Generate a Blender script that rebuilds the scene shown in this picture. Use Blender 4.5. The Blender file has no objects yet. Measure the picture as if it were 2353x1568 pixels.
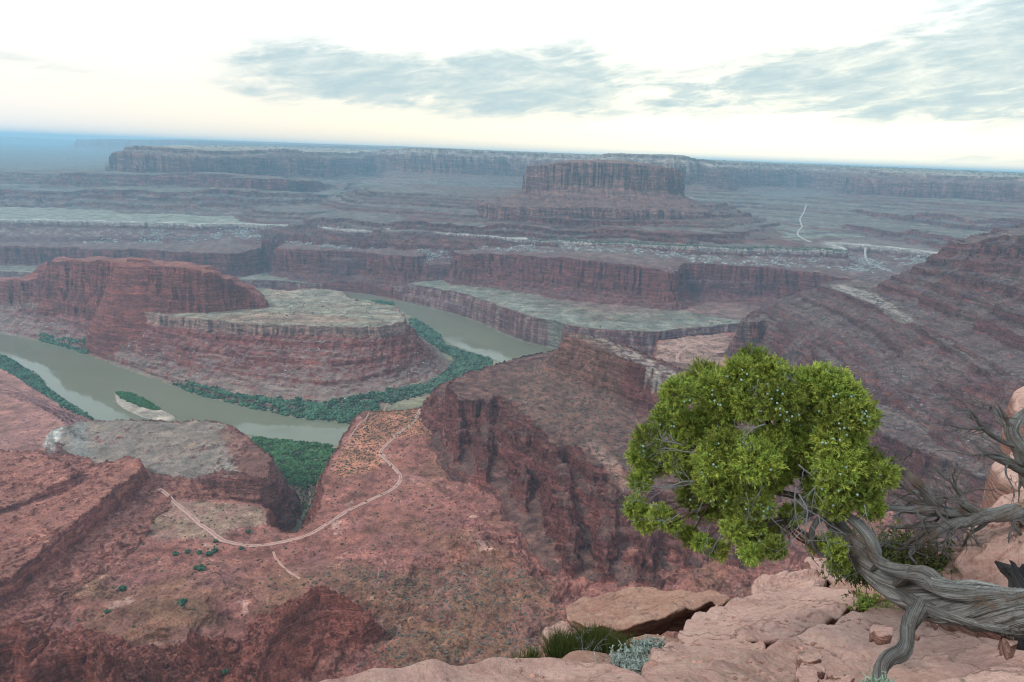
import bpy, bmesh, math, random, sys
import numpy as np
from mathutils import Vector, Matrix, Euler
RES = 1.0            # terrain resolution factor
sc = bpy.context.scene
COL = sc.collection
rad = math.radians

# ------------------------------------------------------------------ helpers
def tag(o, label=None, cat=None, group=None, kind=None):
    if label: o['label'] = label
    if cat: o['category'] = cat
    if group: o['group'] = group
    if kind: o['kind'] = kind
    return o

def empty(name, loc, rot=(0, 0, 0)):
    o = bpy.data.objects.new(name, None)
    o.location = loc; o.rotation_euler = rot; o.empty_display_size = 0.2
    COL.objects.link(o)
    return o

def mesh_np(name, verts, quads=None, tris=None, mat=None, parent=None, smooth=True, cols=None, attrs=None):
    """one mesh object from numpy arrays"""
    me = bpy.data.meshes.new(name)
    v = np.asarray(verts, np.float32).reshape(-1, 3)
    loops = []; starts = []; n = 0
    if quads is not None and len(quads):
        q = np.asarray(quads, np.int32).reshape(-1, 4)
        loops.append(q.ravel()); starts.append(np.arange(len(q)) * 4); n = len(q) * 4
    if tris is not None and len(tris):
        t = np.asarray(tris, np.int32).reshape(-1, 3)
        loops.append(t.ravel()); starts.append(n + np.arange(len(t)) * 3)
    loops = np.concatenate(loops).astype(np.int32); starts = np.concatenate(starts).astype(np.int32)
    me.vertices.add(len(v)); me.vertices.foreach_set('co', v.ravel())
    me.loops.add(len(loops)); me.loops.foreach_set('vertex_index', loops)
    me.polygons.add(len(starts)); me.polygons.foreach_set('loop_start', starts)
    me.polygons.foreach_set('use_smooth', np.full(len(starts), smooth))
    me.update(calc_edges=True)
    if cols is not None:
        a = me.color_attributes.new('Col', 'FLOAT_COLOR', 'POINT')
        c = np.ones((len(v), 4), np.float32); c[:, :3] = cols
        a.data.foreach_set('color', c.ravel())
    if attrs:
        for k, val in attrs.items():
            val = np.asarray(val, np.float32)
            if val.ndim == 2:
                a = me.attributes.new(k, 'FLOAT_VECTOR', 'POINT'); a.data.foreach_set('vector', val.ravel())
            else:
                a = me.attributes.new(k, 'FLOAT', 'POINT'); a.data.foreach_set('value', val)
    if mat: me.materials.append(mat)
    o = bpy.data.objects.new(name, me); COL.objects.link(o)
    if parent:
        o.parent = parent
        o.matrix_parent_inverse = Matrix.LocRotScale(parent.location, parent.rotation_euler, None).inverted()
    return o

# ---- gradient noise
_rs = np.random.RandomState(7)
_perm = _rs.permutation(4096).astype(np.int32)
_ga = _rs.rand(4096) * 2 * np.pi
_gx = np.cos(_ga).astype(np.float32); _gy = np.sin(_ga).astype(np.float32)
def perlin(x, y, seed=0):
    x = np.asarray(x, np.float64) + seed * 37.31; y = np.asarray(y, np.float64) + seed * 91.7
    xi = np.floor(x).astype(np.int32); yi = np.floor(y).astype(np.int32)
    xf = (x - xi).astype(np.float32); yf = (y - yi).astype(np.float32)
    def g(ix, iy, fx, fy):
        h = _perm[(ix + _perm[iy & 4095]) & 4095]
        return _gx[h] * fx + _gy[h] * fy
    u = xf * xf * xf * (xf * (xf * 6 - 15) + 10); v = yf * yf * yf * (yf * (yf * 6 - 15) + 10)
    a = g(xi, yi, xf, yf); b = g(xi + 1, yi, xf - 1, yf)
    c = g(xi, yi + 1, xf, yf - 1); d = g(xi + 1, yi + 1, xf - 1, yf - 1)
    return ((a + (b - a) * u) * (1 - v) + (c + (d - c) * u) * v) * 1.5
def fbm(x, y, wl, octv=4, seed=0, gain=0.5):
    s = 0; a = 1.0; f = 1.0 / wl
    for k in range(octv):
        s = s + a * perlin(x * f, y * f, seed + k * 3); a *= gain; f *= 2.03
    return s
def ridged(x, y, wl, octv=3, seed=0):
    s = 0; a = 1.0; f = 1.0 / wl
    for k in range(octv):
        s = s + a * (1 - 2 * np.abs(perlin(x * f, y * f, seed + k * 5))); a *= 0.5; f *= 2.1
    return s
def sstep(a, b, x):
    t = np.clip((x - a) / (b - a), 0, 1); return t * t * (3 - 2 * t)

# ------------------------------------------------------------------ camera
H0 = 610.0
FPX, CX, CY = 1569.0, 1176.5, 784.0       # measured in a 2353 px wide copy of the picture
PITCH, ROLL = rad(15.3), rad(2.2)
cam_d = bpy.data.cameras.new('camera'); cam = bpy.data.objects.new('camera', cam_d); COL.objects.link(cam)
cam.location = (0, 0, H0)
Rcam = Matrix.Rotation(math.pi / 2 - PITCH, 3, 'X') @ Matrix.Rotation(ROLL, 3, 'Z')
cam.rotation_euler = Rcam.to_euler()
cam_d.sensor_width = 36; cam_d.lens = 36 * FPX / 2353.0
cam_d.clip_start = 0.05; cam_d.clip_end = 200000
sc.camera = cam
Rn = np.array(Rcam)
def ray(px, py):
    v = Rn @ np.array([(px - CX) / FPX, -(py - CY) / FPX, -1.0])
    return v
def Pz(px, py, z):                # point of a sight line at a known elevation
    d = ray(px, py); t = (z - H0) / d[2]
    return (d[0] * t, d[1] * t, z)
def Pd(px, py, D):                # point of a sight line at a known horizontal distance
    d = ray(px, py); t = D / math.hypot(d[0], d[1])
    return (d[0] * t, d[1] * t, H0 + d[2] * t)
def Pa(px, D, z):                 # by bearing
    d = ray(px, 600); s = D / math.hypot(d[0], d[1])
    return (d[0] * s, d[1] * s, z)

# ------------------------------------------------------------------ node helpers
class NT:
    def __init__(s, nt): s.nt = nt; s.n = nt.nodes; s.l = nt.links
    def add(s, t, **kw):
        n = s.n.new(t)
        for k, v in kw.items():
            if k == 'ins':
                for kk, vv in v.items():
                    if isinstance(vv, bpy.types.NodeSocket): s.l.new(vv, n.inputs[kk])
                    else: n.inputs[kk].default_value = vv
            else: setattr(n, k, v)
        return n
    def math(s, op, a, b=None, c=None, clamp=False):
        n = s.n.new('ShaderNodeMath'); n.operation = op; n.use_clamp = clamp
        for i, v in enumerate((a, b, c)):
            if v is None: continue
            if isinstance(v, bpy.types.NodeSocket): s.l.new(v, n.inputs[i])
            else: n.inputs[i].default_value = v
        return n.outputs[0]
    def vmath(s, op, a, b=None):
        n = s.n.new('ShaderNodeVectorMath'); n.operation = op
        for i, v in enumerate((a, b)):
            if v is None: continue
            if isinstance(v, bpy.types.NodeSocket): s.l.new(v, n.inputs[i])
            else: n.inputs[i].default_value = v
        return n.outputs[0]
    def mix(s, f, a, b, mode='MIX'):
        n = s.n.new('ShaderNodeMix'); n.data_type = 'RGBA'; n.blend_type = mode
        for i, v in ((0, f), (6, a), (7, b)):
            if isinstance(v, bpy.types.NodeSocket): s.l.new(v, n.inputs[i])
            else: n.inputs[i].default_value = v if i == 0 else (tuple(v) + (1,))[:4]
        return n.outputs[2]
    def ramp(s, f, stops, interp='LINEAR'):
        n = s.n.new('ShaderNodeValToRGB'); n.color_ramp.interpolation = interp
        cr = n.color_ramp
        while len(cr.elements) < len(stops): cr.elements.new(0.5)
        for e, (p, c) in zip(cr.elements, stops):
            e.position = p; e.color = (tuple(c) + (1,))[:4] if not isinstance(c, (int, float)) else (c, c, c, 1)
        s.l.new(f, n.inputs[0]); return n.outputs[0]
    def noise(s, vec, scale, detail=4, rough=0.55, dist=0.0):
        n = s.n.new('ShaderNodeTexNoise'); s.l.new(vec, n.inputs['Vector'])
        n.inputs['Scale'].default_value = scale; n.inputs['Detail'].default_value = detail
        n.inputs['Roughness'].default_value = rough; n.inputs['Distortion'].default_value = dist
        return n.outputs[0]
    def mapping(s, vec, scale=(1, 1, 1), rot=(0, 0, 0), loc=(0, 0, 0)):
        n = s.n.new('ShaderNodeMapping'); s.l.new(vec, n.inputs[0])
        n.inputs['Scale'].default_value = scale; n.inputs['Rotation'].default_value = rot; n.inputs['Location'].default_value = loc
        return n.outputs[0]
def new_mat(name):
    m = bpy.data.materials.new(name); m.use_nodes = True
    m.node_tree.nodes.clear(); t = NT(m.node_tree)
    out = t.add('ShaderNodeOutputMaterial'); b = t.add('ShaderNodeBsdfPrincipled')
    t.l.new(b.outputs[0], out.inputs[0])
    b.inputs['Roughness'].default_value = 0.95
    b.inputs['Specular IOR Level'].default_value = 0.15
    return m, t, b
def setin(t, b, name, v):
    if isinstance(v, bpy.types.NodeSocket): t.l.new(v, b.inputs[name])
    else: b.inputs[name].default_value = v
def bump(t, b, h, dist, strength=1.0, prev=None):
    n = t.add('ShaderNodeBump'); n.inputs['Strength'].default_value = strength; n.inputs['Distance'].default_value = dist
    t.l.new(h, n.inputs['Height'])
    if prev is not None: t.l.new(prev, n.inputs['Normal'])
    t.l.new(n.outputs[0], b.inputs['Normal']); return n.outputs[0]
# ------------------------------------------------------------------ light, sky
SUN_EL, SUN_AZ = rad(42), rad(-112)       # azimuth from +Y, clockwise positive
w = bpy.data.worlds.new('World'); sc.world = w; w.use_nodes = True
w.node_tree.nodes.clear(); t = NT(w.node_tree)
sky = t.add('ShaderNodeTexSky'); sky.sky_type = 'NISHITA'; sky.sun_disc = False
sky.sun_elevation = SUN_EL; sky.sun_rotation = SUN_AZ; sky.altitude = 1800; sky.dust_density = 3.0
tc = t.add('ShaderNodeTexCoord').outputs['Generated']
sep = t.add('ShaderNodeSeparateXYZ'); t.l.new(tc, sep.inputs[0])
X, Y, Z = sep.outputs
el = t.math('ARCSINE', t.math('MINIMUM', t.math('MAXIMUM', Z, -1.0), 1.0))
az = t.math('ARCTAN2', X, Y)
# cloud texture runs in shallow streaks that rise to the right
cmb = t.add('ShaderNodeCombineXYZ'); t.l.new(az, cmb.inputs[0]); t.l.new(el, cmb.inputs[1])
cv = cmb.outputs[0]
cr_ = t.mapping(cv, rot=(0, 0, rad(-7)))
n1 = t.noise(t.mapping(cr_, scale=(5, 15, 1), loc=(3.1, 1.3, 0)), 1.0, 8, 0.62, 0.5)
n2 = t.noise(t.mapping(cr_, scale=(8, 42, 1), loc=(0.4, 5.1, 0)), 1.0, 7, 0.62, 0.7)
n3 = t.noise(t.mapping(cr_, scale=(22, 90, 1), loc=(7.4, 2.1, 0)), 1.0, 6, 0.65, 0.5)
def blob(a0, e0, sa, se, tilt=0.0):
    # soft ellipse on the sky (degrees): where a thicker bank of cloud stands
    da = t.math('SUBTRACT', az, rad(a0)); de = t.math('SUBTRACT', el, rad(e0))
    de = t.math('SUBTRACT', de, t.math('MULTIPLY', da, tilt))
    q = t.math('ADD', t.math('POWER', t.math('ABSOLUTE', t.math('DIVIDE', da, rad(sa))), 2.0), t.math('POWER', t.math('ABSOLUTE', t.math('DIVIDE', de, rad(se))), 2.0))
    return t.math('EXPONENT', t.math('MULTIPLY', q, -1.0))
CLOUDS = [(-14, 5.9, 7, 1.8, 0.0, 1.2), (-7, 5.0, 8, 1.9, 0.03, 1.25), (1, 6.2, 7, 2.1, 0.12, 1.1), (9, 4.6, 10, 1.6, 0.04, 0.9), (19, 6.6, 8, 1.2, 0.12, 0.55),
          (27, 6.2, 9, 2.2, 0.08, 1.2), (34, 7.8, 9, 2.8, 0.1, 1.2), (36, 12.0, 7, 2.0, 0.1, 0.7), (35, 3.6, 8, 1.0, 0.0, 0.6), (-34, 4.6, 6, 0.5, -0.12, 0.45), (38, 1.0, 9, 0.4, 0, 0.5), (-20, 3.6, 3, .5, -.15, .5)]
acc = None
for a0, e0, sa, se, ti, s_ in CLOUDS:
    q = t.math('MULTIPLY', blob(a0, e0, sa, se, ti), s_)
    acc = q if acc is None else t.math('ADD', acc, q)
nn = t.math('ADD', t.math('MULTIPLY', t.math('SUBTRACT', n1, 0.5), 2.6), t.math('ADD', t.math('MULTIPLY', t.math('SUBTRACT', n2, 0.5), 2.0), t.math('MULTIPLY', t.math('SUBTRACT', n3, 0.5), 1.0)))
dens = t.math('ADD', acc, t.math('MULTIPLY', nn, t.math('ADD', t.math('MULTIPLY', acc, 0.75), 0.16)))
m = t.add('ShaderNodeMapRange'); m.interpolation_type = 'SMOOTHSTEP'
t.l.new(dens, m.inputs[0]); m.inputs[1].default_value = 0.04; m.inputs[2].default_value = 1.0
thick = t.math('MULTIPLY', m.outputs[0], t.ramp(t.math('ADD', t.math('MULTIPLY', n2, .6), t.math('MULTIPLY', n3, .4)), [(.36, .45), (.52, .85), (.62, 1.0)]))
# thin bright veil that covers the whole sky, warm low down
veil = t.ramp(t.math('MULTIPLY', el, 1 / rad(90), clamp=True),
              [(0.0, (1.0, 0.82, 0.60)), (0.022, (1.02, 0.88, 0.66)), (0.055, (1.03, 0.95, 0.80)), (0.12, (1.0, 1.03, 1.01)), (0.3, (0.90, 1.0, 1.06)), (1.0, (0.78, 0.92, 1.06))])
# the sun has gone down ahead to the right: the veil is brighter there
glow = blob(22, 2.5, 26, 8)
veil = t.mix(t.math('MULTIPLY', glow, 0.75), veil, (1.5, 1.33, .98))
lefty = blob(-46, 0, 22, 5.5)
veil = t.mix(t.math('MULTIPLY', lefty, 0.7), veil, (0.86, 0.83, 0.86))
veil = t.mix(1.0, veil, (.83, .84, .85), 'MULTIPLY')
base = t.mix(0.93, t.mix(1.0, sky.outputs[0], (0.1, 0.1, 0.1), 'MULTIPLY'), veil)
grey = t.mix(t.math('MULTIPLY', n2, 1.0), (0.24, 0.37, 0.41), (0.38, 0.49, 0.52))
cloudy = t.mix(t.math('MULTIPLY', thick, 0.92), base, grey)
# below the horizon the sky light falls off to ground colour
lowm = t.add('ShaderNodeMapRange'); t.l.new(el, lowm.inputs[0]); lowm.inputs[1].default_value = rad(-6); lowm.inputs[2].default_value = rad(-1.0)
final = t.mix(lowm.outputs[0], (0.30, 0.24, 0.22), cloudy)
bg = t.add('ShaderNodeBackground'); t.l.new(final, bg.inputs[0]); bg.inputs[1].default_value = 1.0
t.l.new(bg.outputs[0], t.add('ShaderNodeOutputWorld').inputs[0])
w.cycles.sampling_method = 'MANUAL'; w.cycles.sample_map_resolution = 512

sd = bpy.data.lights.new('sun', 'SUN'); sun = bpy.data.objects.new('sun', sd); COL.objects.link(sun)
sd.energy = 1.4; sd.angle = rad(12); sd.color = (1.0, 0.96, 0.92)
sdir = Vector((math.sin(SUN_AZ) * math.cos(SUN_EL), math.cos(SUN_AZ) * math.cos(SUN_EL), math.sin(SUN_EL)))
sun.rotation_euler = sdir.to_track_quat('Z', 'Y').to_euler()
sc.view_settings.view_transform = 'Standard'; sc.view_settings.look = 'None'; sc.view_settings.gamma = 1
sc.view_settings.exposure = 0.56
sc.render.engine = 'CYCLES'
cy = sc.cycles
cy.max_bounces = 5; cy.diffuse_bounces = 3; cy.glossy_bounces = 2; cy.transmission_bounces = 3; cy.volume_bounces = 1; cy.transparent_max_bounces = 4
cy.use_adaptive_sampling = True; cy.adaptive_threshold = 0.01
cy.use_denoising = True; cy.filter_width = 1.1; cy.denoising_prefilter = 'ACCURATE'
try: cy.denoiser = 'OPENIMAGEDENOISE'; cy.denoising_input_passes = 'RGB_ALBEDO_NORMAL'
except Exception as e: print(e)
cy.caustics_reflective = False; cy.caustics_refractive = False
# ------------------------------------------------------------------ terrain
def radii():
    r = [230.0]
    segs = [(500, .0030), (1250, .0016), (3300, .00135), (7500, .0030), (13000, .007), (30000, .015)]
    for lim, k in segs:
        while r[-1] < lim: r.append(r[-1] * (1 + k / RES))
    return np.array(r)
RR = radii(); NR = len(RR)
AZ0, AZ1 = rad(-50), rad(50); NA = int(1600 * RES)
AA = np.linspace(AZ0, AZ1, NA)
print('grid', NR, NA)
GX = (RR[:, None] * np.sin(AA)[None, :]); GY = (RR[:, None] * np.cos(AA)[None, :])
CS = 3
ci = np.unique(np.append(np.arange(0, NR, CS), NR - 1)); cj = np.unique(np.append(np.arange(0, NA, CS), NA - 1))
CXg = GX[np.ix_(ci, cj)]; CYg = GY[np.ix_(ci, cj)]
def up(a):                     # coarse -> fine, bilinear in grid index
    ii = np.arange(NR); k = np.clip(np.searchsorted(ci, ii, 'right') - 1, 0, len(ci) - 2)
    f = ((ii - ci[k]) / (ci[k + 1] - ci[k])).astype(np.float32)[:, None]
    b = a[k] * (1 - f) + a[k + 1] * f
    jj = np.arange(NA); k2 = np.clip(np.searchsorted(cj, jj, 'right') - 1, 0, len(cj) - 2)
    g = ((jj - cj[k2]) / (cj[k2 + 1] - cj[k2])).astype(np.float32)[None, :]
    return (b[:, k2] * (1 - g) + b[:, k2 + 1] * g)

def smooth_poly(p, closed=True, n=3):
    """Chaikin-like corner cutting keeps outlines organic"""
    p = np.array(p, float)
    for _ in range(n - 1):
        q = np.roll(p, -1, 0) if closed else p[1:]
        a = p if closed else p[:-1]
        r = np.empty((len(a) * 2, p.shape[1])); r[0::2] = a * .8 + q * .2; r[1::2] = a * .2 + q * .8
        p = r if closed else np.vstack([p[:1], r, p[-1:]])
    return p
def sdf_raw(P, X, Y, closed=True):
    n = len(P); D2 = np.full(X.shape, 1e18); inside = np.zeros(X.shape, bool)
    for k in range(n if closed else n - 1):
        ax, ay = P[k][:2]; bx, by = P[(k + 1) % n][:2]
        ex, ey = bx - ax, by - ay; L = ex * ex + ey * ey + 1e-9
        wx, wy = X - ax, Y - ay
        tt = np.clip((wx * ex + wy * ey) / L, 0, 1)
        D2 = np.minimum(D2, (wx - ex * tt) ** 2 + (wy - ey * tt) ** 2)
        if closed and abs(ey) > 1e-9:
            c = ((ay > Y) != (by > Y)) & (X < ex * (Y - ay) / ey + ax)
            inside ^= c
    d = np.sqrt(D2)
    return np.where(inside, -d, d) if closed else d
def sdf(P, closed=True, sm=2):
    Q = smooth_poly(np.array(P)[:, :2], closed, sm) if sm > 1 else np.array(P)[:, :2]
    return up(sdf_raw(Q, CXg, CYg, closed))
def idw(P, pw=2.0):
    num = 0; den = 0
    for x, y, z in P:
        wgt = 1.0 / (((CXg - x) ** 2 + (CYg - y) ** 2) + 400.0) ** (pw / 2 + .3)
        num = num + wgt * z; den = den + wgt
    return up(num / den)
def Pfd(px, py, D):            # by forward distance (north of the viewpoint)
    d = ray(px, py); t = D / d[1]; return (d[0] * t, D, H0 + d[2] * t)
def Pfa(px, D, z):
    d = ray(px, 600); t = D / d[1]; return (d[0] * t, D, z)
def pts(lst, z=None):
    """('z' default) (px,py[,z]) | ('d',px,py,D) | ('a',px,D,z)"""
    out = []
    for p in lst:
        if p[0] == 'd': out.append(Pfd(*p[1:]))
        elif p[0] == 'a': out.append(Pfa(*p[1:]))
        else: out.append(Pz(p[0], p[1], p[2] if len(p) > 2 else z))
    return out

# shared noise fields
N400 = fbm(GX, GY, 420, 3, 1); N120 = fbm(GX, GY, 130, 3, 11); N45 = fbm(GX, GY, 46, 3, 21); N16 = fbm(GX, GY, 17, 2, 31)
R60 = ridged(GX, GY, 70, 2, 41); R22 = ridged(GX, GY, 24, 2, 51)
DIST = np.hypot(GX, GY)
Hh = 3.0 + 0.8 * N45 + 0.6 * N16
REG = np.zeros((NR, NA), np.int8)
names = ['canyon_floor']
D_of = {}
def feature(name, poly, z=None, prof=None, base=None, bz=None, top_n=2.0, edge=(0.0, 8.0, 4.0, 2.0), flute=3.0, reg=True, line=False, sm=2, tilt=None, zpow=3.5, mode='max', dscale=1.0):
    """edge: amplitude (m) of the outline wobble at 400/120/45/16 m; flute: sharp buttress noise"""
    global Hh
    P = pts(poly, z)
    zt = idw(P, zpow) if len(set(round(p[2], 2) for p in P)) > 1 else np.full((NR, NA), P[0][2], np.float32)
    d = sdf(P, not line, sm)
    wob = edge[0] * N400 + edge[1] * N120 + edge[2] * N45 + edge[3] * N16 - flute * np.maximum(R22, -.3) - flute * 1.5 * np.maximum(R60, -.2) * .6
    if line: wob = wob * np.clip(d / 10, 0.15, 1)
    d = (d + wob) * dscale
    top = zt + top_n * N120 * .6 + top_n * .25 * N45
    if base is None: prof = list(prof) + [(prof[-1][0] + 700, prof[-1][1] + (-1500 if mode == 'max' else 5000))]
    pd, ph = zip(*prof)
    if base is not None:
        B = pts(base, bz); db = sdf(B, True, sm)
        zb = idw(B) if len(set(round(p[2], 2) for p in B)) > 1 else np.full((NR, NA), B[0][2], np.float32)
        db = db + edge[0] * N400 * 1.0 + edge[1] * .6 * N120 + edge[2] * .5 * N45
        db = np.minimum(db, 0) * 1.0 + np.maximum(db, 0)
        tin = np.where(db < 0, d / np.maximum(d - db, 1e-3), 1 + db / 60.0)
        tt = np.where(d <= 0, d / 60.0, tin)
        f = np.interp(tt, pd, ph)
        h = np.where(f > 1, top + (f - 1) * 60, zb + (top - zb) * np.minimum(f, 1))
        h = np.where(tt > 1, zb - (tt - 1) * 40, h)
    else:
        h = top + np.interp(d, pd, ph)
    if mode == 'max':
        win = h > Hh
        Hh = np.where(win, h, Hh)
    else:
        win = h < Hh
        Hh = np.where(win, h, Hh)
    if reg:
        if name in names: k = names.index(name)
        else: names.append(name); k = len(names) - 1
        REG[win] = k
    if reg: D_of[name] = d
    return d
def strat(seed, n, lo=0.0, hi=1.0, step_frac=0.35):
    """a random staircase profile 1 -> 0 for t in lo..hi (ledges and short talus aprons)"""
    r = random.Random(seed); out = []; tt = lo; f = 1.0
    ws = [r.uniform(.6, 1.5) for _ in range(n)]; S = sum(ws)
    for wv in ws:
        dt = (hi - lo) * wv / S; df = wv / S
        out.append((tt + dt * step_frac * .25, f - df * .55)); out.append((tt + dt, f - df)); tt += dt; f -= df
    return out

# --- far bench beyond the river (with the cliff that drops to the water)
far_back = [('a', 2500, 2600, 90), ('a', 3200, 9000, 90), ('a', 1176, 30000, 90), ('a', -900, 14000, 90), ('a', -700, 2900, 95)]
feature('canyon_bench', [('a', -300, 2810, 60), ('a', 0, 2800, 60), ('a', 300, 2800, 55), ('a', 600, 2920, 45), (760, 655, 35), (850, 652, 42), (1000, 662, 75), (1060, 672, 82), (1120, 690, 86), (1200, 720, 90), (1300, 746), (1400, 757), (1500, 762), (1590, 752), (1690, 744), (1760, 735)] + far_back, 92,
        [(-200, 4), (-30, 0), (0, -1), (4, -12), (9, -18), (14, -42), (26, -48), (34, -66), (60, -76), (95, -95), (200, -140)], edge=(0, 6, 3, 1.5), flute=4, top_n=1.5)
# --- red cliffs (lower tier) and the pale-capped white rim above
feature('red_cliff', [(-400, 560, 140), (0, 566, 140), (200, 570, 140), (380, 578, 142), (540, 584, 144), (585, 572, 150), (620, 548, 180), (655, 572, 162), (700, 574, 164), (800, 577, 166), (900, 586, 166), (965, 592, 166), (1000, 568, 188), (1030, 560, 195), (1052, 586, 192),
                      (1120, 584, 206), (1220, 586, 218), (1350, 598, 230), (1440, 608, 228), (1500, 616, 222), (1545, 628, 215), (1560, 600, 228), (1600, 605, 226), (1750, 615, 225), (1860, 625, 220), (1960, 642, 210), (2050, 640, 210), (2200, 625, 215)] + [('a', 3000, 5000, 200), ('a', 1176, 20000, 200), ('a', -900, 12000, 160)], None,
        [(-300, 26), (-60, 8), (-8, 1), (0, 0), (5, -28), (9, -32), (14, -64), (22, -70), (30, -94), (46, -104), (70, -116), (110, -130), (200, -190)], edge=(6, 14, 6, 2), flute=9, top_n=4)
feature('white_rim_bench', [(-400, 500, 232), (0, 505, 232), (300, 510, 232), (420, 514, 232), (540, 514, 232), (700, 520, 234), (760, 526, 236), (840, 532, 238), (920, 527, 244), (1025, 537, 250), (1100, 541, 250), (1170, 548, 250), (1212, 552, 251), (1300, 554, 258), (1500, 563, 266), (1650, 569, 272), (1800, 573, 278), (1951, 577, 283), (1935, 568), (1905, 560), (1960, 561), (2091, 574), (2176, 588), (2400, 600)] + [('a', 3000, 3500, 285), ('a', 3200, 9000, 285), ('a', 1176, 30000, 285), ('a', -900, 20000, 235)], 285,
        [(-300, 5), (-20, 0), (0, 0), (2, -16), (7, -27), (60, -46), (110, -60), (150, -85), (210, -110), (240, -190)], edge=(5, 12, 6, 2), flute=4, top_n=1.5)
feature('white_rim_bench', [(-500, 490), (0, 492), (300, 494), (545, 497), (560, 504), (300, 501), (0, 498), (-500, 494)], 175, [(0, 0), (40, 20), (90, 38), (110, 58), (150, 200)], mode='min', edge=(0, 20, 8, 3), flute=0, top_n=0, reg=False)
# --- long terraced slopes and buttes above the white rim
stairs = [(-3, 1.03), (0, 1)] + strat(5, 10, step_frac=.5) + [(3, -.4)]
feature('mesa', [('d', -300, 402, 4300), ('d', 60, 398, 4300), ('d', 230, 400, 4250), ('d', 500, 400, 4350), ('d', 560, 408, 4300), ('d', 640, 412, 4250), ('d', 700, 417, 4500), ('d', 760, 420, 5000), ('d', 850, 420, 5900), ('d', 900, 417, 5900), ('d', 1000, 416, 5500), ('d', 1200, 420, 5600), ('d', 1600, 432, 4900), ('d', 1700, 442, 5600), ('d', 1850, 446, 5900), ('d', 1950, 450, 5500), ('d', 2000, 452, 4700), ('d', 2200, 462, 4300), ('d', 2353, 470, 3900), ('a', 3200, 3900, 440), ('a', 3200, 20000, 420), ('a', -900, 20000, 380)], None,
        stairs, base=[(-400, 474, 236), (0, 470, 236), (200, 472, 236), (420, 478, 236), (560, 476, 238), (800, 470, 245), (1200, 480, 270), (1700, 520), (1780, 545), (1850, 556), (1950, 545), (2100, 560), (2300, 585), (2500, 600), ('a', 3200, 2600, 290), ('a', 3300, 20000, 290), ('a', -1000, 20000, 240)], bz=288, edge=(40, 50, 14, 3), flute=14, top_n=5)
feature('terraced_butte', [(595, 486, 275), (700, 488, 275), (800, 482, 280), (1000, 490, 298), (1300, 505, 330), (1600, 510, 338), (1690, 512, 335), ('a', 1700, 3500, 335), ('a', 1300, 4100, 335), ('a', 900, 4400, 290), ('a', 600, 4000, 275)], None,
        [(-3, 1.05), (0, 1), (.05, .7), (.35, .5), (.4, .25), (1, 0), (3, -.5)], base=[(530, 510, 234), (700, 518, 235), (850, 530, 239), (1000, 534, 250), (1200, 545, 252), (1500, 558, 268), (1700, 568, 274), (1870, 568), (1800, 545), ('a', 1900, 3300, 288), ('a', 1300, 4500, 288), ('a', 700, 4800, 245), ('a', 540, 4300, 240)], bz=286, edge=(0, 20, 10, 3), flute=12)
feature('terraced_butte', [(848, 441, 368), (920, 443, 371), (1060, 449, 379), (1200, 456, 388), (1320, 464, 395), (1440, 470, 399), (1560, 471, 398), (1645, 472, 398), ('a', 1640, 3700, 400), ('a', 1300, 4500, 400), ('a', 1000, 4800, 385), ('a', 860, 4600, 370)], None,
        [(-3, 1.03), (0, 1)] + strat(9, 8) + [(3, -.5)], base=[(700, 500, 240), (850, 515, 246), (1000, 525, 254), (1200, 538, 256), (1500, 550, 268), (1700, 560, 276), (1800, 556), (1760, 540), ('a', 1850, 3700, 288), ('a', 1300, 4900, 288), ('a', 800, 5300, 270), ('a', 640, 4700, 250)], bz=288, edge=(0, 26, 12, 4), flute=16)
feature('sandstone_butte', [('d', 1213, 382, 3560), ('d', 1250, 380, 3540), ('d', 1300, 374, 3500), ('d', 1380, 374, 3480), ('d', 1440, 377, 3470), ('d', 1500, 382, 3500), ('d', 1545, 388, 3530), ('d', 1562, 396, 3600), ('d', 1550, 390, 3750), ('d', 1400, 378, 3850), ('d', 1260, 380, 3800)], None,
        [(-120, 16), (-60, 8), (-20, 1), (0, 0), (4, -34), (8, -50), (12, -105), (20, -122), (60, -142), (150, -180), (230, -200), (260, -300)], edge=(0, 8, 4, 3), flute=12, top_n=3)
# broken benches that step down from the far rim
TI = [(-40, 1), (0, 0), (3, -15), (7, -19), (60, -32), (66, -44), (160, -66), (170, -78), (300, -110)]
feature('mesa', [('d', 1860, 474, 4500), ('d', 1920, 486, 4100), ('d', 1990, 482, 4000), ('d', 2060, 494, 3700), ('d', 2150, 490, 3650), ('d', 2220, 502, 3400), ('d', 2353, 505, 3250), ('d', 2600, 512, 3100), ('a', 2700, 4200, 400), ('a', 1900, 5000, 390)], None, TI, edge=(20, 50, 22, 5), flute=14, top_n=5)
feature('mesa', [('d', 1905, 524, 3550), ('d', 1960, 516, 3500), ('d', 2040, 532, 3250), ('d', 2120, 528, 3200), ('d', 2200, 545, 2950), ('d', 2300, 552, 2850), ('d', 2600, 560, 2700), ('a', 2700, 3400, 350), ('a', 1960, 4000, 350)], None, TI, edge=(20, 45, 20, 5), flute=12, top_n=4)
feature('mesa', [('d', -300, 437, 3980), ('d', 0, 434, 3960), ('d', 120, 440, 3900), ('d', 260, 434, 3950), ('d', 380, 441, 3880), ('d', 520, 437, 3950), ('d', 640, 446, 4000), ('d', 800, 447, 4500), ('a', 800, 5200, 360), ('a', 400, 4400, 340), ('a', -300, 4400, 330)], None, TI, edge=(20, 45, 20, 5), flute=12, top_n=4)
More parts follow.
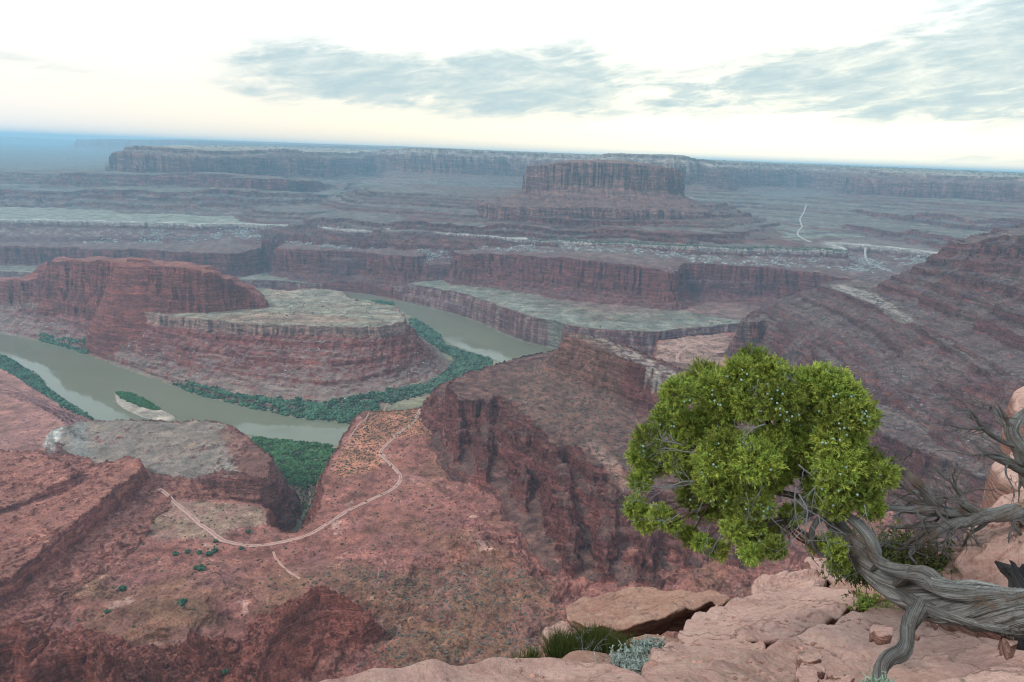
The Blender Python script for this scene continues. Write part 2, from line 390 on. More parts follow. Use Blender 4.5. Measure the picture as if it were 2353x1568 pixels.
feature('terraced_butte', [('d', 690, 503, 3380), ('d', 760, 500, 3400), ('d', 860, 512, 3300), ('d', 960, 508, 3330), ('d', 1080, 520, 3200), ('d', 1180, 516, 3200), ('d', 1300, 530, 3080), ('d', 1420, 526, 3080), ('d', 1540, 538, 2980), ('d', 1680, 540, 2980), ('d', 1720, 536, 3150), ('a', 1600, 3500, 320), ('a', 1200, 3700, 320), ('a', 800, 3800, 280)], None,
        [(-40, 1), (0, 0), (3, -11), (7, -14), (50, -24), (54, -33), (120, -48), (200, -80)], edge=(0, 40, 18, 5), flute=14, top_n=4)
# --- the great rim all along the far side
rimprof = [(-600, 14), (-200, 4), (-60, 0), (0, 0), (8, -24), (60, -34), (100, -52), (108, -80), (118, -130), (132, -182), (165, -198), (320, -240), (420, -252), (620, -275), (760, -350)]
feature('far_plateau', [('d', 180, 322, 12500), ('d', 240, 320, 12000), ('d', 400, 322, 11500), ('d', 600, 330, 11000), ('d', 900, 340, 10500), ('a', 1300, 10000, 600), ('a', 1300, 26000, 600), ('a', 400, 26000, 600), ('d', 190, 321, 20000)], None,
        [(-900, 30), (-100, 0), (0, 0), (60, -120), (500, -230), (1500, -300), (3000, -400)], edge=(120, 30, 0, 0), flute=0, top_n=4)
feature('far_plateau', [('d', -600, 308, 21000), ('d', 0, 315, 21000), ('d', 120, 321, 21000), ('d', 200, 330, 21000), ('d', 400, 345, 23000), ('a', 400, 26000, 500), ('a', -700, 26000, 700)], None,
        [(-900, 10), (0, 0), (1500, -400), (3000, -600)], edge=(250, 0, 0, 0), flute=0, top_n=0)
for nm, l_, D_ in (('a', [(-300, 352), (0, 345), (60, 348), (110, 346), (180, 352), (240, 356)], 15000), ('b', [(-300, 372), (0, 368), (90, 366), (180, 371), (250, 373)], 10500), ('c', [(-300, 385), (0, 391), (100, 389), (180, 386), (240, 387)], 8000)):
    feature('far_plateau', [('d', x, y, D_) for x, y in l_] + [('d', l_[-1][0] + 60, l_[-1][1], D_ * 1.25), ('d', l_[0][0], l_[0][1], D_ * 1.25)], None,
            [(-900, 5), (0, 0), (60, -60), (300, -110), (900, -170), (3000, -400)], edge=(100, 30, 0, 0), flute=0, top_n=2)
feature('great_mesa', [('d', 287, 337, 4850), ('d', 330, 335, 4750), ('d', 420, 342, 4700), ('d', 500, 347, 4800), ('d', 520, 348, 5000), ('d', 570, 346, 5000), ('d', 590, 344, 5350), ('d', 650, 343, 5300), ('d', 720, 350, 5600), ('d', 800, 352, 6300), ('d', 850, 350, 6900), ('d', 900, 344, 6600), ('d', 960, 341, 6000),
                       ('d', 1020, 343, 5900), ('d', 1100, 347, 6000), ('d', 1180, 351, 6200), ('d', 1300, 357, 6000), ('d', 1370, 360, 5600), ('d', 1400, 354, 5300), ('d', 1480, 356, 5200), ('d', 1560, 360, 5150), ('d', 1610, 367, 5400), ('d', 1650, 372, 5900), ('d', 1750, 376, 6300), ('d', 1850, 381, 6500), ('d', 1950, 386, 6100), ('d', 2000, 390, 5300),
                       ('d', 2050, 397, 4900), ('d', 2200, 404, 4700), ('d', 2290, 406, 4600), ('d', 2350, 407, 4300), ('d', 2500, 412, 4100), ('a', 3100, 4300, 600), ('a', 3100, 16000, 620), ('a', 1176, 16000, 612), ('a', 500, 8000, 575)], None,
        rimprof, edge=(20, 30, 10, 4), flute=16, top_n=4, dscale=1.0)
# pale domes standing on the rim above the butte
feature('great_mesa', [('d', 1385, 354, 5450), ('d', 1430, 353, 5450), ('d', 1470, 356, 5500), ('d', 1540, 357, 5400), ('d', 1590, 360, 5500), ('d', 1560, 357, 5900), ('d', 1400, 355, 5900)], None,
        [(-100, 3), (0, 0), (14, -14), (60, -30), (300, -70)], edge=(0, 12, 8, 0), flute=3, top_n=3)
feature('rim_knob', [('d', 899, 339.5, 6550), ('d', 906, 339.5, 6550)], None, [(0, 0), (10, -3), (22, -20), (60, -40)], line=True, edge=(0, 0, 0, 0), flute=0, top_n=0, sm=1)
names[names.index('rim_knob')] = 'rock_knob'

# --- the peninsula inside the gooseneck
feature('river_peninsula', [(-300, 692, 40), (0, 700, 50), (100, 702, 75), (200, 705, 100), (300, 715, 122), (360, 722, 132), (415, 728, 138), (500, 738, 143), (620, 745, 145), (700, 748, 145), (800, 752, 145), (880, 746, 145), (935, 735, 144), (915, 715, 138), (870, 700, 134), (810, 690, 130), (790, 678, 128), (770, 668, 132), (700, 664, 132), (665, 670, 128), (590, 664, 126), (565, 652, 124), ('a', 420, 2340, 124), ('a', 0, 2430, 55), ('a', -300, 2480, 45)], None,
        [(-3, 1.03), (-.06, 1.0), (0, .99), (.015, .88), (.04, .80), (.12, .74), (.15, .67), (.33, .52), (.35, .46), (.55, .29), (.565, .245), (.8, .09), (1, 0), (2, -.3)],
        base=[(-300, 720), (0, 762), (150, 800), (250, 838), (380, 880), (440, 905), (560, 935), (680, 958), (800, 955), (880, 935), (960, 900), (1010, 868), (1030, 835), (1000, 800), (950, 760), (930, 730), (890, 712), (850, 698), ('a', 780, 2700, 4), ('a', 700, 2640, 4), ('a', 500, 2560, 4), ('a', 300, 2520, 4), ('a', 0, 2560, 4), ('a', -300, 2600, 4)], bz=4, edge=(0, 9, 6, 2.5), flute=7, top_n=2)
feature('gooseneck_butte', [('d', -300, 605, 2350), ('d', 0, 644, 2290), ('d', 60, 646, 2240), ('d', 92, 646, 2215), ('d', 100, 626, 2205), ('d', 125, 600, 2190), ('d', 180, 598, 2150), ('d', 260, 600, 2070), ('d', 330, 607, 1995), ('d', 400, 612, 1945), ('d', 440, 616, 1935), ('d', 480, 625, 1945), ('d', 520, 640, 1965), ('d', 555, 655, 1980), ('d', 585, 680, 1995), ('d', 600, 700, 1990),
        ('d', 592, 676, 2060), ('d', 560, 652, 2110), ('d', 520, 634, 2130), ('d', 470, 612, 2130), ('d', 420, 605, 2130), ('d', 330, 596, 2170), ('d', 240, 593, 2240), ('d', 150, 592, 2320), ('d', 115, 604, 2340), ('d', 85, 636, 2350), ('d', 50, 641, 2370), ('d', 0, 640, 2400), ('d', -300, 600, 2450)], None,
        [(-30, 3), (-5, 1), (0, 0), (4, -16), (7, -20), (12, -52), (17, -60), (23, -92), (32, -104), (42, -120), (56, -138), (72, -180)], edge=(0, 6, 5, 2), flute=8, top_n=4, dscale=1.25)
for px_ in ((318, 594), (400, 604), (455, 611)):
    feature('gooseneck_butte', [('d', px_[0] - 18, px_[1], 2000), ('d', px_[0] + 18, px_[1] + 2, 2000)], None, [(0, 0), (8, -1), (12, -8), (40, -20)], line=True, edge=(0, 0, 0, 1), flute=0, top_n=0, sm=1)

# --- near country
feature('red_slope', [(-500, 880, 60), (0, 900, 62), (60, 925, 60), (130, 955, 58), (180, 990, 60), (170, 1030, 64), (0, 1060, 70), (-500, 1120, 75)], None,
        [(-3, 1.03), (0, 1)] + strat(3, 6) + [(2, -.3)], base=[(-500, 790), (0, 814), (60, 850), (95, 892), (150, 930), (215, 968), (300, 1000), (320, 1100), (-500, 1200)], bz=3, edge=(0, 4, 4, 2), flute=2, top_n=3)
feature('near_basin', [(1045, 896, 96), (960, 906, 96), (880, 924, 96), (850, 934, 96), (822, 965, 96), (797, 1000, 95), (770, 1042, 94), (752, 1078, 94), (744, 1113, 95), (740, 1160, 95), (716, 1205, 95), (682, 1230, 94), (636, 1226, 92), (608, 1204, 94), (604, 1168, 95), (586, 1158, 95), (520, 1151, 95), (430, 1149, 96), (380, 1142, 98), (330, 1122, 100), (280, 1100, 98), (180, 1085, 90), (80, 1062, 85), (0, 1048, 82), (-700, 1060, 80),
        ('a', -1100, 900, 110), ('a', -900, 230, 175), ('a', 600, 230, 160), ('a', 1176, 230, 165), ('a', 3300, 230, 190), ('a', 3300, 900, 150), ('a', 2500, 1700, 110), (1900, 760, 100), (1760, 742, 92), (1690, 764, 88), (1600, 772, 86), (1516, 783, 85), (1510, 796, 85), (1530, 812, 85), (1480, 826, 88), (1400, 822, 90), (1290, 840, 92), (1200, 866, 94), (1120, 880, 96)], None,
        [(-400, 6), (-60, 1.5), (-6, 0), (0, -1), (4, -14), (8, -18), (12, -50), (18, -58), (24, -80), (38, -95), (60, -140)], edge=(0, 4, 3, 1.5), flute=3, top_n=1, zpow=2.5, sm=1)
i_nb = names.index('near_basin')
nb = (REG == i_nb); dn = -D_of['near_basin']
roll = sstep(90, 260, dn) * sstep(1150, 850, DIST)
# mounds and washes of the basin
plate = fbm(GX * .8 + GY * .6, (GY * .8 - GX * .6) * 2.5, 60, 3, 66)
mounds = (11 * fbm(GX, GY, 150, 3, 61) + 5.0 * fbm(GX, GY, 60, 3, 71) + 1.6 * N16) + 4.5 * np.maximum(R60, -.4) + 2 * np.maximum(R22, 0) * sstep(-.3, .5, N120)
Hh = np.where(nb, Hh + roll * mounds + (1 - roll) * (1.2 * N120 + .5 * N45), Hh)
for c, R_, h_ in (((800, 1330), 120, 14), ((1000, 1420), 110, 14), ((1180, 1330), 80, 10), ((450, 1330), 90, 10), ((330, 1420), 90, 12), ((1050, 1240), 70, 8), ((520, 1190), 45, 10)):
    q = Pz(c[0], c[1], 118)
    Hh = np.where(nb, Hh + h_ * np.exp(-((GX - q[0]) ** 2 + (GY - q[1]) ** 2) / (R_ * .55) ** 2), Hh)
feature('grey_mound', [(130, 985, 104), (200, 972, 112), (300, 968, 116), (400, 967, 116), (470, 965, 118), (513, 975, 116), (555, 1004, 110), (600, 1032, 104), (614, 1066, 98), (596, 1092, 96), (560, 1088, 98), (497, 1078, 102), (420, 1090, 102), (343, 1096, 102), (260, 1078, 98), (180, 1058, 94), (135, 1025, 96)], None,
        [(-140, 6), (-60, 4), (-10, 0), (0, -1), (4, -8), (8, -12), (12, -30), (18, -34), (24, -60), (34, -72), (52, -110)], edge=(0, 4, 3, 1.5), flute=4, top_n=11)
feature('tilted_slab', [(326, 1072, 132), (265, 1117, 134), (182, 1191, 137), (137, 1224, 138), (83, 1274, 140), (0, 1332, 142), (-300, 1500, 146), (-500, 1400, 128), (-200, 1260, 118), (0, 1182, 112), (100, 1130, 110), (178, 1094, 112), (262, 1060, 120), (300, 1057, 128)], None,
        [(-200, 0), (0, 0), (3, -7), (5, -9), (8, -22), (20, -27), (60, -36), (120, -60)], edge=(0, 2, 2.5, 1.5), flute=3, top_n=1.5, zpow=3)
feature('tilted_slab', [(83, 1043, 136), (120, 1064, 134), (165, 1089, 130), (150, 1110, 124), (60, 1150, 116), (-200, 1250, 112), (-500, 1200, 115), (-400, 1010, 140), (0, 1046, 138)], None,
        [(-200, 0), (0, 0), (4, -8), (8, -14), (20, -22), (60, -34), (120, -60)], edge=(0, 2, 3, 2), flute=5, top_n=3, zpow=3)
# --- central ridge: upper fin and the broad cliff band below it
feature('central_ridge', [(1136, 842, 186), (1052, 868, 184), (1040, 890, 182), (1045, 925, 180), (1085, 925, 180), (1130, 905, 183), (1180, 925, 182), (1240, 980, 184), (1275, 1020, 182), (1320, 1020, 180), (1370, 1070, 174), (1420, 1070, 172), (1470, 1120, 168), (1520, 1110, 166), (1570, 1170, 158), (1640, 1190, 152), (1700, 1230, 142), (1760, 1200, 138), (1790, 1080, 140), (1760, 960, 150), (1660, 890, 160), (1560, 850, 170), (1300, 820, 184)], None,
        [(-3, 1.03), (0, 1.0), (.04, .93), (.10, .88), (.13, .70), (.26, .62), (.30, .44), (.42, .36), (.46, .20), (.6, .12), (1, 0), (2, -.3)],
        base=[(1150, 880), (1030, 900), (1015, 960), (1016, 1040), (1045, 1082), (1150, 1120), (1190, 1220), (1230, 1280), (1290, 1340), (1350, 1330), (1440, 1385), (1530, 1340), (1620, 1380), (1760, 1350), (1830, 1200), (1830, 1050), (1800, 900), (1650, 850), (1520, 825), (1300, 835)], bz=108, edge=(0, 12, 9, 3), flute=6, top_n=7)
feature('central_ridge', [(1300, 763, 258), (1320, 770, 256), (1370, 778, 253), (1440, 800, 250), (1500, 826, 248), (1560, 853, 246), (1592, 880, 240), (1560, 872, 245), (1500, 848, 247), (1440, 826, 249), (1370, 797, 252), (1310, 776, 256)], None,
        [(-20, 0), (0, 0), (2.5, -14), (6, -18), (10, -38), (16, -44), (22, -62), (60, -75), (150, -94), (260, -112), (300, -160)], edge=(0, 3, 3, 1.5), flute=5, top_n=1, zpow=3)
feature('central_ridge', [(1592, 882, 238), (1640, 930, 225), (1690, 990, 205)], None, [(0, 0), (6, -4), (10, -26), (16, -34), (24, -52), (100, -75), (200, -120)], line=True, edge=(0, 3, 3, 1.5), flute=4, top_n=2, sm=1)
for rib in ([(1120, 905, 182), (1118, 1000, 150), (1110, 1080, 125)], [(1068, 905, 178), (1055, 980, 150), (1050, 1050, 120)], [(1200, 980, 176), (1205, 1080, 145), (1200, 1160, 120)], [(1285, 1050, 170), (1300, 1170, 150), (1318, 1290, 122)], [(1400, 1110, 165), (1390, 1220, 140), (1395, 1320, 118)], [(1500, 1150, 158), (1490, 1260, 135), (1500, 1350, 116)], [(1610, 1215, 148), (1600, 1300, 128), (1610, 1370, 112)]):
    feature('central_ridge', rib, None, [(0, 0), (2, -3), (6, -20), (12, -28), (18, -46), (36, -70)], line=True, edge=(0, 2, 4, 3), flute=5, top_n=9, sm=1)
# --- hillside on the right
feature('right_hillside', [(1690, 742, 190), (1780, 737, 192), (1850, 760, 190), (1880, 800, 190), (1920, 880, 192), (1990, 975, 196), (2100, 1026, 196), (2220, 1078, 196), (2320, 1124, 196), (2500, 1210, 196), (2900, 1400, 196), ('a', 3300, 1000, 250), ('a', 3300, 2500, 260), ('a', 2000, 2500, 240), (1860, 700, 215), (1760, 722, 200)], None,
        [(-100, 6), (-8, 0), (0, 0), (3, -20), (6, -26), (10, -54), (16, -60), (22, -84), (36, -98), (60, -140)], edge=(0, 7, 5, 2), flute=6, top_n=5, zpow=2.5)
feature('right_hillside', [(1885, 655, 285), (1925, 668, 285), (1990, 690, 285), (2100, 738, 284), (2170, 790, 282), (2260, 850, 280), (2353, 892, 280), (2500, 960, 280), (2900, 1150, 280), ('a', 3300, 1300, 330), ('a', 3300, 2600, 320), ('a', 2150, 2350, 285), (2010, 646, 285), (1920, 645, 285)], None,
        [(-60, 4), (0, 0), (3, -9), (8, -14), (50, -34), (58, -44), (110, -64), (145, -84), (180, -115)], edge=(0, 6, 5, 2), flute=4, top_n=3)
feature('right_hillside', [('d', 2228, 560, 1760), ('d', 2300, 541, 1720), ('d', 2353, 546, 1600), ('d', 2500, 560, 1400), ('a', 3300, 1500, 480), ('a', 3300, 2500, 480), ('a', 2450, 2400, 470)], None,
        [(-3, 1.02), (0, 1)] + strat(21, 6, step_frac=.5) + [(2, -.3)],
        base=[(2030, 650), (1990, 672), (2080, 715), (2170, 770), (2260, 830), (2353, 872), (2500, 940), (2900, 1100), ('a', 3300, 1300, 288), ('a', 3400, 2900, 288), ('a', 2200, 2500, 288)], bz=288, edge=(0, 34, 16, 5), flute=16, top_n=5)
# --- close fins and crags at the lower left
feature('red_fin', [(852, 1440, 132), (836, 1402, 152), (807, 1380, 160), (728, 1346, 168), (700, 1372, 164), (679, 1392, 160), (645, 1420, 158), (612, 1455, 156), (588, 1530, 152), (560, 1600, 150)], None,
        [(0, 0), (2, -2), (5, -14), (9, -20), (16, -30), (40, -44), (80, -60)], line=True, edge=(0, 2, 3, 2.5), flute=2.5, top_n=6, sm=1, zpow=4)
feature('red_fin', [(-200, 1500, 205), (0, 1448, 196), (40, 1440, 196), (70, 1470, 190)], None, [(0, 0), (4, -3), (9, -20), (16, -30), (40, -46), (80, -70)], line=True, edge=(0, 2, 3, 2.5), flute=2, top_n=6, sm=1, zpow=4)
feature('red_fin', [(60, 1545, 205), (120, 1492, 204), (180, 1500, 200), (215, 1490, 200), (240, 1560, 195), (250, 1640, 195)], None, [(0, 0), (4, -3), (9, -20), (16, -30), (40, -46), (80, -70)], line=True, edge=(0, 2, 3, 2.5), flute=2, top_n=6, sm=1, zpow=4)
for (a_, b_, z_) in (((446, 1452), (452, 1475), 156), ((355, 1520), (345, 1570), 172), ((205, 1482), (215, 1490), 206), ((590, 1500), (560, 1530), 158)):
    feature('red_fin', [(a_[0], a_[1], z_), (b_[0], b_[1], z_ - 5)], None, [(0, 0), (3, -3), (6, -16), (12, -24), (40, -40)], line=True, edge=(0, 1, 2, 1.5), flute=1, top_n=3, sm=1)

# --- river bed
RIVER = pts([(-700, 690), (-300, 722), (0, 766), (150, 798), (250, 836), (380, 880), (440, 905), (560, 935), (680, 962), (830, 978), (900, 998), (1000, 962), (1100, 930), (1180, 885), (1200, 855), (1150, 832), (1080, 808), (1028, 788), (1008, 768), (962, 738), (905, 704), (880, 696), (830, 688), ('a', 780, 2800, 0), ('a', 700, 2700, 0), ('a', 500, 2620, 0), ('a', 300, 2600, 0), ('a', 0, 2640, 0), ('a', -300, 2660, 0),
             ('a', -300, 2760, 0), ('a', 0, 2750, 0), ('a', 300, 2740, 0), ('a', 600, 2830, 0), ('a', 770, 2920, 0), (840, 677), (900, 690), (1000, 712), (1100, 742), (1150, 767), (1212, 791), (1285, 806), (1330, 850), (1280, 910), (1200, 965), (1050, 1015), (900, 1045), (775, 1024), (700, 1017), (640, 1010), (570, 1000), (500, 985), (400, 975), (330, 985), (260, 990), (215, 962), (160, 927), (110, 892), (92, 862), (60, 846), (0, 812), (-300, 780), (-700, 770)], 0)
dr = sdf(RIVER, True, 2) + 2.5 * N45 + 1.2 * N16
ISLAND = pts([(262, 902), (300, 905), (345, 930), (398, 955), (404, 968), (340, 964), (300, 948), (270, 930)], 0)
di = sdf(ISLAND, True, 2) + 1.5 * N16
bed = np.where(dr < 0, np.maximum(-3.0, dr * .25), np.minimum(dr * .25, 400))
inr = dr < 14
Hh = np.where(inr, np.minimum(Hh, bed), Hh)
Hh = np.where(di < 6, np.maximum(Hh, np.clip(-di * .2, -2.5, 1.3)), Hh)
REG[(di < 2)] = 0

ts = (REG == names.index('tilted_slab')); q = (plate * 5 + N16 * .4) / 2.6; fr = q - np.floor(q)
Hh = np.where(ts, Hh + 1.6 * (sstep(0, .15, fr) - fr) + .6 * np.maximum(R22, 0), Hh)
# --- ledges: beds of hard rock stand out as small steps on every slope
gr_r = np.gradient(Hh, axis=0) / np.gradient(RR)[:, None]
gr_a = np.gradient(Hh, axis=1) / (RR[:, None] * (AA[1] - AA[0]))
SL = np.hypot(gr_r, gr_a)
per = 9.0
q = (Hh + 2.0 * N120 + .4 * N45) / per
fr = q - np.floor(q)
hard = .5 + .5 * np.sin(np.floor(q) * 12.9898) 
stepd = (sstep(.0, .75, fr) - fr) * per * (.45 + .55 * hard)
brk = .15 + .85 * sstep(-.25, .35, N120 + .7 * N45)
amt = sstep(.10, .3, SL) * sstep(3000, 1500, DIST) * (Hh > 6) * brk * np.where(REG == names.index('river_peninsula'), .8, 1) * np.where(REG == names.index('right_hillside'), .6, 1)
Hh = Hh - stepd * amt
q = (Hh + 1.0 * N45) / 3.1; fr = q - np.floor(q)
Hh = Hh - (sstep(.0, .8, fr) - fr) * 3.1 * .7 * sstep(.12, .4, SL) * sstep(1500, 900, DIST) * (Hh > 6) * (1.1 - brk * .7)
Hh = Hh + sstep(.15, .6, SL) * (1.5 * N16 + 2.2 * R22) * (DIST < 3500) * .7 + sstep(.4, 1.0, SL) * 2.2 * (ridged(GX, GY, 9, 2, 57)) * (DIST < 1700) * (Hh > 6)
per = 15.0
q = (Hh + 9.0 * N400 + 5 * N120) / per; fr = q - np.floor(q); hard = .15 + .85 * (np.sin(np.floor(q) * 7.13) > -.1)
Hh = Hh - (sstep(.55, .95, fr) - fr) * per * .75 * hard * (.25 + .75 * sstep(-.3, .4, fbm(GX, GY, 300, 3, 97))) * sstep(.03, .10, SL) * sstep(2400, 2900, DIST) * (Hh < 470) * (Hh > 288)
q = (Hh + 2.2 * N45 + 1.0 * N16) / 4.2; fr = q - np.floor(q)
Hh = Hh - (sstep(.0, .55, fr) - fr) * 4.2 * .8 * sstep(.03, .09, SL) * sstep(.3, .12, SL) * (REG == names.index('near_basin')) * sstep(950, 850, DIST)
N8 = fbm(GX, GY, 9, 3, 91)
nearw = sstep(2300, 1200, DIST) * (Hh > 6)
rough_ = np.where(REG == names.index('near_basin'), .75, 1.0) * np.where(REG == names.index('river_peninsula'), sstep(.1, .4, SL), 1)
Hh = Hh + nearw * rough_ * (.75 * N8 + .9 * np.maximum(N8 - .25, 0) * 2) * (.5 + sstep(-.3, .5, N45))
Hh = Hh + np.where(REG == names.index('red_fin'), 2.6 * N8 + 2.0 * np.maximum(ridged(GX, GY, 7, 2, 58), 0) - .8, 0)
# earth curvature is left out: the rim lines already include it
def ground_z(x, y):
    r = math.hypot(x, y); a = math.atan2(x, y)
    i = np.searchsorted(RR, r) - 1; i = min(max(i, 0), NR - 2)
    j = (a - AZ0) / (AA[1] - AA[0]); j0 = min(max(int(j), 0), NA - 2)
    f = (r - RR[i]) / (RR[i + 1] - RR[i]); g = j - j0
    return float((Hh[i, j0] * (1 - f) + Hh[i + 1, j0] * f) * (1 - g) + (Hh[i, j0 + 1] * (1 - f) + Hh[i + 1, j0 + 1] * f) * g)
def ground_np(x, y):
    r = np.hypot(x, y); a = np.arctan2(x, y)
    i = np.clip(np.searchsorted(RR, r) - 1, 0, NR - 2); j = (a - AZ0) / (AA[1] - AA[0]); j0 = np.clip(j.astype(int), 0, NA - 2)
    f = (r - RR[i]) / (RR[i + 1] - RR[i]); g = j - j0
    return (Hh[i, j0] * (1 - f) + Hh[i + 1, j0] * f) * (1 - g) + (Hh[i, j0 + 1] * (1 - f) + Hh[i + 1, j0 + 1] * f) * g
def fld(F, x, y):
    r = np.hypot(x, y); a = np.arctan2(x, y)
    i = np.clip(np.searchsorted(RR, r) - 1, 0, NR - 2); j0 = np.clip(((a - AZ0) / (AA[1] - AA[0])).astype(int), 0, NA - 2)
    return F[i, j0]
# ------------------------------------------------------------------ rock and soil colours (albedo)
gr_r = np.gradient(Hh, axis=0) / np.gradient(RR)[:, None]
gr_a = np.gradient(Hh, axis=1) / (RR[:, None] * (AA[1] - AA[0]))
SL = np.hypot(gr_r, gr_a)
def C(*c): return np.array(c, np.float32)
red = C(.270, .098, .070); dred = C(.205, .075, .062); purple = C(.175, .085, .088); orange = C(.36, .145, .085); brown = C(.185, .108, .072)
grey = C(.215, .175, .150); greyg = C(.235, .215, .165); green = C(.25, .245, .185); pale = C(.44, .40, .35); white = C(.55, .52, .47); tan = C(.42, .24, .17)
def lerp(a, b, f): return a + (b - a) * f[..., None]
cliffm = sstep(.55, 1.1, SL); flatm = sstep(.30, .10, SL)
Zj = Hh + 3 * N120 + 1.0 * N45 + 5 * N400
def zn(per, seed):                       # strata: colour noise of elevation only
    return perlin(Zj / per, np.full_like(Zj, seed * 7.7), seed)
S1 = zn(21, 1); S2 = zn(7.5, 2); S3 = zn(3.2, 3); S4 = zn(60, 4)
colr = np.empty((NR, NA, 3), np.float32); colr[:] = red
def setc(nm, flat, slope, cliff, band=.5, alt=purple):
    m = (REG == names.index(nm))
    c = lerp(np.broadcast_to(slope, colr.shape), alt, np.clip(.5 + S1 * .9 + .3 * N120, 0, 1) * band)
    k = lerp(np.broadcast_to(cliff, colr.shape), dred, np.clip(.35 + S2 * 1.2 + .4 * S3, 0, 1) * .75)
    c = lerp(c, k, cliffm)
    c = lerp(c, np.broadcast_to(flat, colr.shape), flatm)
    colr[m] = c[m]
bl = .35
setc('canyon_floor', C(.22, .20, .13), greyg, red)
setc('canyon_bench', greyg * .95, grey * .9, purple * 1.15, .4)
setc('red_cliff', C(.20, .135, .115), C(.19, .10, .088), C(.215, .075, .062), .6)
setc('white_rim_bench', greyg, C(.20, .12, .11), purple * .9, .5)
setc('mesa', C(.21, .175, .135), C(.185, .125, .108), dred * 1.1, .6, C(.15, .12, .11))
setc('terraced_butte', C(.19, .125, .10), C(.18, .12, .10), dred, .6, C(.15, .095, .085))
setc('sandstone_butte', C(.22, .13, .10), C(.21, .12, .095), C(.27, .145, .115), .3)
setc('far_plateau', C(.24, .21, .18), C(.2, .15, .13), C(.2, .13, .12), .3)
setc('great_mesa', C(.26, .215, .165), C(.21, .14, .115), C(.24, .14, .115), .4)
setc('rock_knob', tan, tan, tan)
setc('river_peninsula', green, C(.225, .125, .105), C(.23, .085, .07), .6, C(.17, .105, .10))
setc('gooseneck_butte', C(.25, .105, .08), C(.25, .088, .066), C(.25, .082, .060), .4)
setc('red_slope', C(.30, .145, .115), C(.24, .125, .105), dred * 1.2, .7)
setc('near_basin', C(.255, .112, .092), C(.225, .102, .085), C(.20, .082, .068), .45)
setc('grey_mound', C(.235, .185, .145), C(.23, .17, .135), C(.24, .12, .10), .5, C(.21, .19, .17))
setc('tilted_slab', C(.29, .128, .095), C(.27, .112, .082), C(.22, .082, .062), .3)
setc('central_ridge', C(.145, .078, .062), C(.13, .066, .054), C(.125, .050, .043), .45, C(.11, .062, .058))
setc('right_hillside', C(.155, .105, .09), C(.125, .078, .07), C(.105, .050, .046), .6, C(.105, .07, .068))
setc('red_fin', C(.28, .11, .08), C(.25, .095, .068), C(.21, .07, .05), .3)
def isr(nm): return REG == names.index(nm)
def paint(mask, c, f=1.0):
    mm = np.clip(mask * f, 0, 1)
    colr[:] = lerp(colr, np.broadcast_to(C(*c) if not isinstance(c, np.ndarray) else c, colr.shape), mm)
def area(poly, z, soft=12, wob=10):  # outline drawn on the ground
    d = sdf(pts(poly, z), True, 2) + wob * (N45 + .5 * N16)
    return sstep(soft, -soft, d)
# brown mounds of the basin and the purple wash between them
nbm = isr('near_basin').astype(np.float32)
mv = fbm(GX, GY, 150, 3, 61)
paint(nbm * sstep(.05, .45, mv) * sstep(60, 200, -D_of['near_basin']), brown, .6)
for pl in ([(640, 1270), (760, 1265), (900, 1290), (1080, 1290), (1250, 1330), (1300, 1450), (1250, 1568), (900, 1568), (870, 1440), (820, 1370), (700, 1400), (560, 1370)],
           [(180, 1400), (300, 1360), (480, 1380), (500, 1450), (380, 1500), (150, 1480)], [(100, 1290), (300, 1330), (450, 1300), (460, 1340), (250, 1370), (80, 1340)]):
    paint(nbm * area(pl, 118, 16, 14), brown * C(1.0, 1.0, 1.0), .7)
paint(nbm * area([(350, 1150), (430, 1150), (600, 1160), (620, 1200), (560, 1215), (500, 1245), (420, 1240), (350, 1245), (340, 1200)], 97, 6, 4), (.235, .17, .13), .9)
paint(nbm * sstep(.55, .9, np.abs(fbm(GX, GY, 90, 3, 81)) * 1.6) * .35, purple * 1.25)
paint(nbm * sstep(.75, .9, fbm(GX, GY, 60, 3, 82)), (.42, .27, .23), .7)
vn = np.abs(fbm(GX, GY, 75, 4, 84)); paint(nbm * sstep(.05, .0, vn) * sstep(-.1, .4, N120), (.36, .215, .18), .8)
vn = np.abs(fbm(GX + 300, GY, 45, 3, 85)); paint(nbm * sstep(.06, .0, vn) * sstep(.0, .4, -N120), (.17, .072, .062), .7)
paint(nbm * area([(860, 935), (1010, 910), (1020, 1000), (880, 1010), (880, 1080), (760, 1100), (780, 1040)], 96, 8, 3), (.33, .155, .105), .85)
paint(nbm * area([(1510, 782), (1690, 764), (1660, 860), (1500, 830)], 86, 8, 4), (.27, .19, .16), .8)
# white rim caprock: pale edge of slabs, and the boulders that fell from it are meshes of their own
for nm, dk in (('white_rim_bench', 'white_rim_bench'),):
    dd = D_of[dk]; paint(isr(nm) * sstep(-60, -14, dd) * sstep(4, 0, dd), white, .95)
    paint(isr(nm) * sstep(-300, -60, dd) * (dd < 0) * .25, pale)
    paint(isr(nm) * sstep(8, 30, dd) * sstep(160, 110, dd) * sstep(-.1, .4, N45 + .7 * N16 + .4 * N120) * (Hh > 175), pale * .8, .5)
paint(isr('white_rim_bench') * sstep(-1050, -1200, GX) * (D_of['white_rim_bench'] < -30) * flatm, (.30, .30, .24), .9)
paint(isr('white_rim_bench') * sstep(-1200, -1050, GX) * (D_of['white_rim_bench'] < -60) * flatm, (.20, .135, .115), .8)
paint(isr('central_ridge') * area([(1300, 762), (1370, 775), (1440, 798), (1500, 824), (1560, 852), (1590, 880), (1540, 868), (1470, 836), (1400, 806), (1340, 786), (1300, 775)], 251, 3, 3) * sstep(-.35, .25, N16 + .5 * N8), pale * .85, .8)
paint(isr('central_ridge') * area([(1335, 960), (1370, 965), (1380, 1010), (1430, 1060), (1480, 1100), (1450, 1110), (1390, 1060), (1350, 1020)], 182, 5, 6), (.33, .20, .155), .8)
